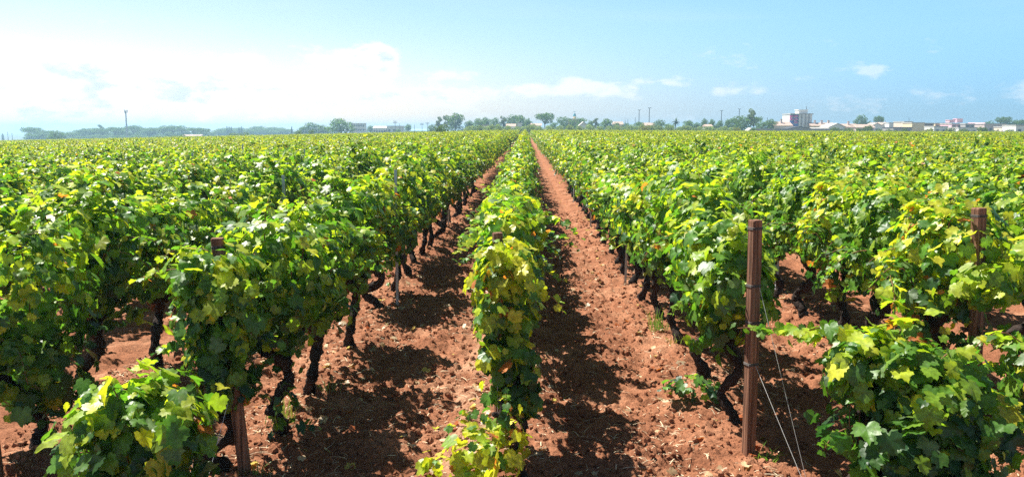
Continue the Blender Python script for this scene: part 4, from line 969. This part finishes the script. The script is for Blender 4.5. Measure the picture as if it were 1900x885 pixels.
# apartment tower
def tower():
    D = 350; u0, u1 = 1468, 1507; rx, ry, rz = ray(1487, 213); s = D / ry; x = rx * s; z0 = sl(x) - .3; h = EYE + rz * s - z0; w = 39 / 1500 * D
    e = empty('apartment_tower', (x, D, z0), 'tall white apartment tower with pink and blue balconies on its left face', 'tower')
    g = Geo(); xs_ = -w / 2 + w * .40; g.box(xs_, w / 2, 0, 11, 0, h); g.box(-w / 2, xs_ - .003, 1.2, 11, 0, h - .2); g.build('wall', M_white, e)
    g = Geo(); g.box(-w / 2 - .2, w / 2 + .5, -.25, 11.2, h + .003, h + .45); rf = g.build('roof', M_flat, e)
    g = Geo(); g.box(-w * .05, w * .36, 2, 7, h + .45, h + 1.9); g.box(-w * .08, w * .39, 1.8, 7.2, h + 1.903, h + 2.15); g.build('penthouse', M_white, rf)
    g = Geo(); g.tube([(w * .33, 3, h + 2.1), (w * .33, 3, h + 3.6)], .12, 5); g.build('aerial', M_wire, rf)
    n = 7
    for i in range(n):
        z = h * (i + .25) / n
        for (a, b) in ((-w / 2 + .1, -w / 2 + w * .13), (-w / 2 + w * .2, -w / 2 + w * .34)):
            g = Geo(); g.box(a, b, .1, 1.19, z, z + h / n * .45); g.build('balcony', M_mag if (i + (a > -w / 2 + 1)) % 4 else M_blue, e)
        g = Geo(); g.box(-w / 2 + w * .14, -w / 2 + w * .19, .9, 1.19, z, z + h / n * .8); g.build('window', M_blue, e)
        g = Geo(); g.box(-w / 2 + w * .345, -w / 2 + w * .385, .9, 1.19, z, z + h / n * .8); g.build('window', M_blue, e)
        for xx in (xs_ + w * .12, xs_ + w * .30, xs_ + w * .46):
            g = Geo(); g.box(xx - .35, xx + .35, -.05, -.003, z + .4, z + 1.5); fr = g.build('window', M_grey, e)
            g = Geo(); g.box(xx - .45, xx + .45, -.12, -.003, z + .26, z + .395); g.build('sill', M_white, fr)
tower()
TH = [('row_house', 1508, 1550, 228, 345, M_cream, 'ridge', M_tile, 6, 1, 3, 'long tiled-roof terrace just right of the tower', M_shut),
      ('house', 1512, 1542, 237, 300, M_white, 'ridge', M_flat, 3, 1, 0, 'low bright white outbuilding below the tiled terrace', None),
      ('house', 1540, 1568, 230, 320, M_white, 'gablex', M_flat, 2, 1, 0, 'wide white gabled house behind the shrubs', None),
      ('house', 1564, 1592, 230, 350, M_peach, 'ridge', M_tile, 4, 1, 1, 'tiled house left of the two town trees', None),
      ('house', 1590, 1622, 231, 340, M_pink, 'ridge', M_tile, 4, 1, 0, 'low reddish-roofed house under the town trees', None),
      ('house', 1619, 1636, 229, 400, M_white, 'gablex', M_tile, 1, 1, 0, 'white gabled house under the dark domed pine', None),
      ('house', 1636, 1652, 228, 410, M_white, 'gablex', M_tile, 2, 1, 0, 'white house with a tiled gable right of the domed pine', None),
      ('house', 1650, 1668, 229, 405, M_white, 'flat', None, 3, 1, 0, 'flat white house left of the thin town aerial', None),
      ('garage', 1658, 1692, 238, 310, M_grey, 'flat', M_dark, 3, 1, 0, 'grey garages low in front of the town', None),
      ('house', 1678, 1694, 227, 380, M_peach, 'flat', None, 2, 2, 0, 'peach house just left of the cream block', None),
      ('house', 1693, 1715, 229, 330, M_cream, 'flat', None, 0, 1, 0, 'plain cream block with a blank wall', None),
      ('house', 1715, 1732, 230, 345, M_shut, 'flat', None, 3, 2, 0, 'brown house at the dark right side of the cream block', None),  # dark brown right side of the cream block, built as its own house
      ('house', 1730, 1742, 231, 400, M_white, 'flat', None, 1, 1, 0, 'small white house behind the ochre bush', None),
      ('house', 1736, 1766, 230, 360, M_cream, 'flat', None, 4, 2, 0, 'wide two-storey cream house right of the ochre bush', None),
      ('outbuilding', 1734, 1758, 236, 310, M_white, 'flat', None, 2, 1, 0, 'low white outbuilding in front of the two-storey house', None),
      ('house', 1766, 1794, 231, 350, M_rose, 'flat', None, 3, 2, 0, 'pink house with two small rooftop rooms', None),
      ('house', 1792, 1808, 231, 345, M_grey, 'flat', None, 2, 2, 0, 'grey house right of the bright pink one', None),
      ('house', 1780, 1812, 238, 310, M_white, 'flat', None, 3, 1, 0, 'low white wall-like house below the pink one', None),
      ('house', 1808, 1834, 228, 380, M_rose, 'ridge', M_rose, 3, 1, 0, 'pink-roofed house behind the bushy shrub', None),
      ('long_house', 1826, 1868, 231, 350, M_pink, 'flat', None, 5, 1, 0, 'long pale pink building left of the stone hut', None),
      ('house', 1864, 1888, 237, 330, M_peach, 'flat', None, 3, 1, 0, 'low peach house behind the shrub right of the stone hut', None),
      ('house', 1886, 1912, 234, 300, M_white, 'flat', None, 2, 1, 0, 'bright white house cut by the right edge', None)]
for (nm, a, b, v, D, wm, rf, rm, wn, fl, ch, lab, wmt) in TH:
    e = house(nm, a, b, v, D, 9, wm, lab, rf, rm, 1.3, wn, fl, chim=ch, winmat=wmt, door=(wn > 3), rot=rr.uniform(-.12, .12))
    if 'rooftop rooms' in lab:
        hh = max(v_.co.z for v_ in e.children[0].data.vertices) + .36
        for cx, q in ((-2.0, 1.0), (1.3, 1.5)):
            g = Geo(); g.box(cx - 1.2, cx + 1.2, 2, 5, hh, hh + q); g.box(cx - 1.35, cx + 1.35, 1.8, 5.2, hh + q + .003, hh + q + .2); g.build('rooftop_room', M_rose, e)
# stone hut with a conical roof
def trullo():
    D = 246; rx, ry, rz = ray(1859, 241); s = D / ry; x = rx * s; z0 = sl(x); h = EYE + rz * s - z0
    e = empty('stone_hut', (x, D, z0), 'small conical dry stone hut among the vines at the right', 'hut'); g = Geo(); r0 = 1.15
    g.tube([(0, 0, -.1), (0, 0, h * .45)], [r0 * 1.05, r0], 16, .03, 1); g.build('wall', M_stone, e)
    g = Geo(); P = [(0, 0, h * (.452 + .548 * t)) for t in np.linspace(0, 1, 8)]; g.tube(P, [r0 * 1.08 * (1 - t) + .08 for t in np.linspace(0, 1, 8)], 16, .04, 2); g.build('roof', M_stone, e)
trullo()
# church dome
def church():
    D = 520; rx, ry, rz = ray(1067, 217); s = D / ry; x = rx * s; z0 = sl(x); zb = EYE + rz * s - z0; k = D / 1500
    e = empty('church', (x, D, z0), 'church with a blue-green dome and cross behind the trees', 'church')
    g = Geo(); g.box(-5 * k * 2, 5 * k * 2, 0, 20, 0, zb - 1.2); g.build('wall', M_cream, e)
    g = Geo(); g.tube([(0, 5, zb - 1.2), (0, 5, zb + .2)], 2.9 * k, 14); g.build('drum', M_cream, e)
    g = Geo(); tt = np.linspace(0, 1.45, 8); g.tube([(0, 5, zb + .2 + 6 * k * math.sin(t)) for t in tt], [2.9 * k * math.cos(t) for t in tt], 14); dm = g.build('dome', M_dome, e, True)
    g = Geo(); g.box(-.08, .08, 4.92, 5.08, zb + 6 * k, zb + 10.5 * k); g.box(-.9, .9, 4.93, 5.07, zb + 9 * k, zb + 9.5 * k); g.build('cross', M_dome, dm)
church()
# tall lamps, masts and poles
def pole(name, u, vtop, D, label, cat, head='lamp', rad=.16, group=None):
    rx, ry, rz = ray(u, vtop); s = D / ry; x = rx * s; z0 = sl(x); h = EYE + rz * s - z0
    e = empty(name, (x, D, z0), label, cat, group)
    g = Geo(); g.tube([(0, 0, 0), (0, 0, h * .5), (0, 0, h)], [rad * 1.2, rad, rad * .75], 8); g.build('shaft', M_wire if head != 'mast' else M_metal, e)
    if head == 'lamp':
        g = Geo(); g.tube([(-.5, 0, h), (.5, 0, h)], .07, 6); g.build('crossarm', M_wire, e)
        for q in (-.45, .45): g = Geo(); g.box(q - .25, q + .25, -.2, .2, h + .08, h + .25); g.build('lamp_head', M_metal, e)
    elif head == 'cross':
        for zz_ in (.98, .88): g = Geo(); g.box(-1.0, 1.0, -.08, .08, h * zz_ - .1, h * zz_ + .1); g.build('crossarm', M_wire, e)
    elif head == 'mast':
        g = Geo(); g.tube([(0, 0, h * .93), (0, 0, h * .935)], .9, 10); g.build('platform', M_wire, e)
        for a in range(3):
            g = Geo(); cx, cy = .75 * math.cos(a * 2.09 + .5), .75 * math.sin(a * 2.09 + .5); g.box(cx - .18, cx + .18, cy - .12, cy + .12, h * .94, h * 1.03); g.build('antenna', M_wire, e)
    return e
pole('telecom_mast', 233, 206, 450, 'tall dark telecom mast with antennas over the left pine wood', 'mast', 'mast', .42)
GL = 'tall lamps behind the olives'
pole('tall_lamp', 1186, 205, 360, 'shorter of the paired tall lamps right of centre', 'lamp', group=GL)
pole('tall_lamp', 1205, 201, 355, 'taller of the paired tall lamps right of centre', 'lamp', group=GL)
pole('tall_lamp', 1339, 206, 360, 'third tall lamp standing alone over the trees', 'lamp', group=GL)
pole('tall_lamp', 1372, 203, 360, 'fourth tall lamp left of the forked tree', 'lamp', group=GL)
GP = 'utility poles on the horizon'
pole('utility_pole', 733, 225, 420, 'dark utility pole by the low white sheds', 'pole', 'cross', .16, GP)
for u, v, lab in ((741, 230, 'short pole right of the dark utility pole'), (783, 229, 'pole above the greenhouse, left of a pair'), (793, 228, 'pole above the greenhouse, beside the shrub'), (769, 232, 'thin pole left of the greenhouse pair'), (594, 235, 'pale thin pole before the hazy trees'),
                  (1179, 218, 'short dark mast left of the paired lamps'), (1160, 222, 'very thin pole left of the lamps'), (1165, 221, 'very thin pole right of its twin'), (1424, 218, 'short pole above the trees left of the tiled house'), (1687, 219, 'dark rooftop aerial over the town'), (1404, 226, 'pole at the edge of the dark pine'), (14, 245, 'left of two faint pylons at the far left'), (22, 247, 'right of two faint pylons at the far left'), (1757, 226, 'small aerial over the cream two-storey house'), (1643, 224, 'small aerial right of the dark domed pine')):
    pole('utility_pole', u, v, 430, lab, 'pole', 'none' if u not in (783, 793) else 'cross', .12, GP)
print('objects', len(bpy.data.objects))
